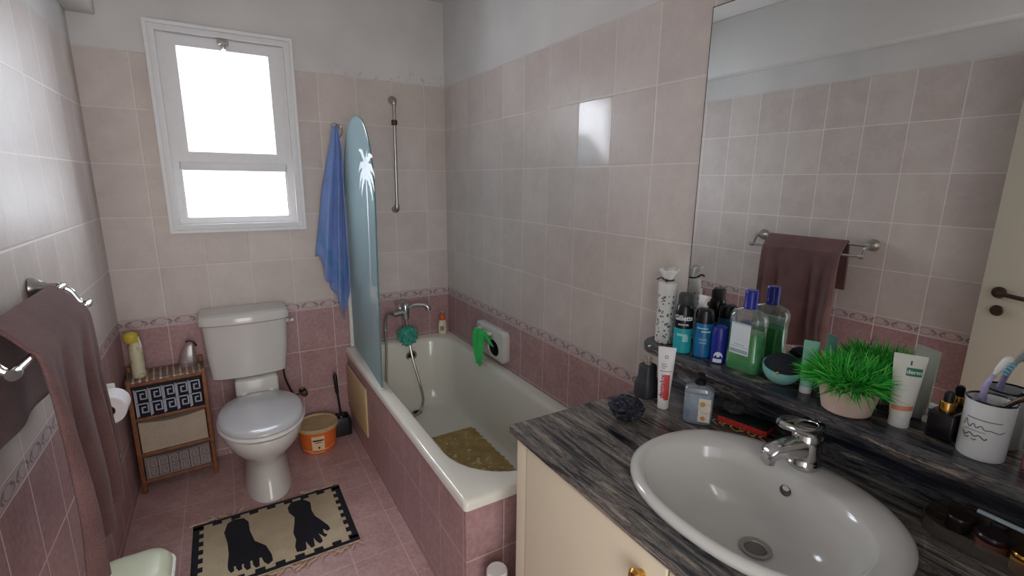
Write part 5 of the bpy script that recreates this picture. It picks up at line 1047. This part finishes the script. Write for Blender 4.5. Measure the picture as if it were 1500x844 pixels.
# bottles on the floor between bath and vanity
ob = thing('cleaner_bottle', 'orange cleaner bottle on the floor between bathtub and vanity cabinet', 'bottle', (1.222, -1.785, 0))
bm = BM(); loft(bm, [rrect(1.188, 1.262, -1.822, -1.748, 0.03, z) if z < 0.3 else rrect(1.198, 1.25, -1.812, -1.758, 0.025, z) for z in (0.001, 0.02, 0.28)] + [rrect(1.192, 1.256, -1.818, -1.752, 0.028, 0.31), rrect(1.196, 1.226, -1.8, -1.77, 0.0145, 0.37)]); obj('bottle_body', bm, plain('orange_red_plastic', rgb(196, 84, 44), 0.35), ob)
bm = BM(); lathe(bm, [(0.016, 0.369), (0.017, 0.372), (0.016, 0.43), (0.012, 0.436)], (1.211, -1.785, 0), 22); cpo = obj('neck_collar', bm, plain('cream_collar', rgb(206, 190, 168), 0.45), ob)
bm = BM(); lathe(bm, [(0.0165, 0.43), (0.019, 0.435), (0.0185, 0.462), (0.01, 0.47)], (1.211, -1.785, 0), 22); obj('cap', bm, M['orange'], ob)
wb = thing('white_bottle', 'white capped bottle on the floor against the end of the bathtub', 'bottle', (1.125, -1.765, 0))
bm = BM(); lathe(bm, [(0.036, 0.001), (0.039, 0.006), (0.039, 0.22), (0.03, 0.25), (0.024, 0.258)], (1.118, -1.77, 0), 32); obj('bottle_body', bm, plain('pale_bottle', rgb(206, 200, 196), 0.4), wb)
bm = BM(); lathe(bm, [(0.033, 0.256), (0.034, 0.26), (0.0335, 0.305), (0.03, 0.31), (0.004, 0.309)], (1.118, -1.77, 0), 32); obj('cap', bm, M['white_plastic'], wb)
# ---------------------------------------------------------------- camera
cam = bpy.data.cameras.new('camera'); co = bpy.data.objects.new('camera', cam); COL.objects.link(co)
cam.sensor_width = 36.0; cam.lens = 707.76 / 1500 * 36; cam.clip_start = 0.02
yaw, pitch, roll = -0.5407, -0.2155, 0.0112
f = Vector((-math.sin(yaw) * math.cos(pitch), math.cos(yaw) * math.cos(pitch), math.sin(pitch))); r0 = Vector((math.cos(yaw), math.sin(yaw), 0)); u0 = r0.cross(f)
r = r0 * math.cos(roll) + u0 * math.sin(roll); u = -r0 * math.sin(roll) + u0 * math.cos(roll)
co.matrix_world = Matrix(((r.x, u.x, -f.x, CAM.x), (r.y, u.y, -f.y, CAM.y), (r.z, u.z, -f.z, CAM.z), (0, 0, 0, 1)))
sc.camera = co

# ---------------------------------------------------------------- light: overcast sky outside the window, an added fill lamp out of view beyond the doorway
wd = bpy.data.worlds.new('overcast_sky'); sc.world = wd; wd.use_nodes = True
bg = wd.node_tree.nodes['Background']; bg.inputs[0].default_value = (0.80, 0.90, 1.0, 1); bg.inputs[1].default_value = 1.6
def area(name, loc, rot, sx, sy, power, col):
    l = bpy.data.lights.new(name, 'AREA'); l.shape = 'RECTANGLE'; l.size = sx; l.size_y = sy; l.energy = power; l.color = col
    o = bpy.data.objects.new(name, l); COL.objects.link(o); o.location = loc; o.rotation_euler = rot; return o
area('window_daylight', (0.40, 0.55, 1.95), (math.radians(-80), 0, math.radians(8)), 1.7, 1.5, 118, (0.90, 0.95, 1.0))
area('doorway_fill', (0.49, DEP - 0.9, 1.5), (math.radians(90), 0, 0), 0.9, 1.7, 22, (1.0, 0.93, 0.86))  # added unseen lamp, fills the room from behind the camera

sc.cycles.use_denoising = True
sc.cycles.max_bounces = 10; sc.cycles.transparent_max_bounces = 16; sc.cycles.sample_clamp_indirect = 6
vs = sc.view_settings; vs.view_transform = 'Standard'; vs.look = 'None'; vs.gamma = 1.0; vs.use_curve_mapping = False; vs.exposure = 0.32
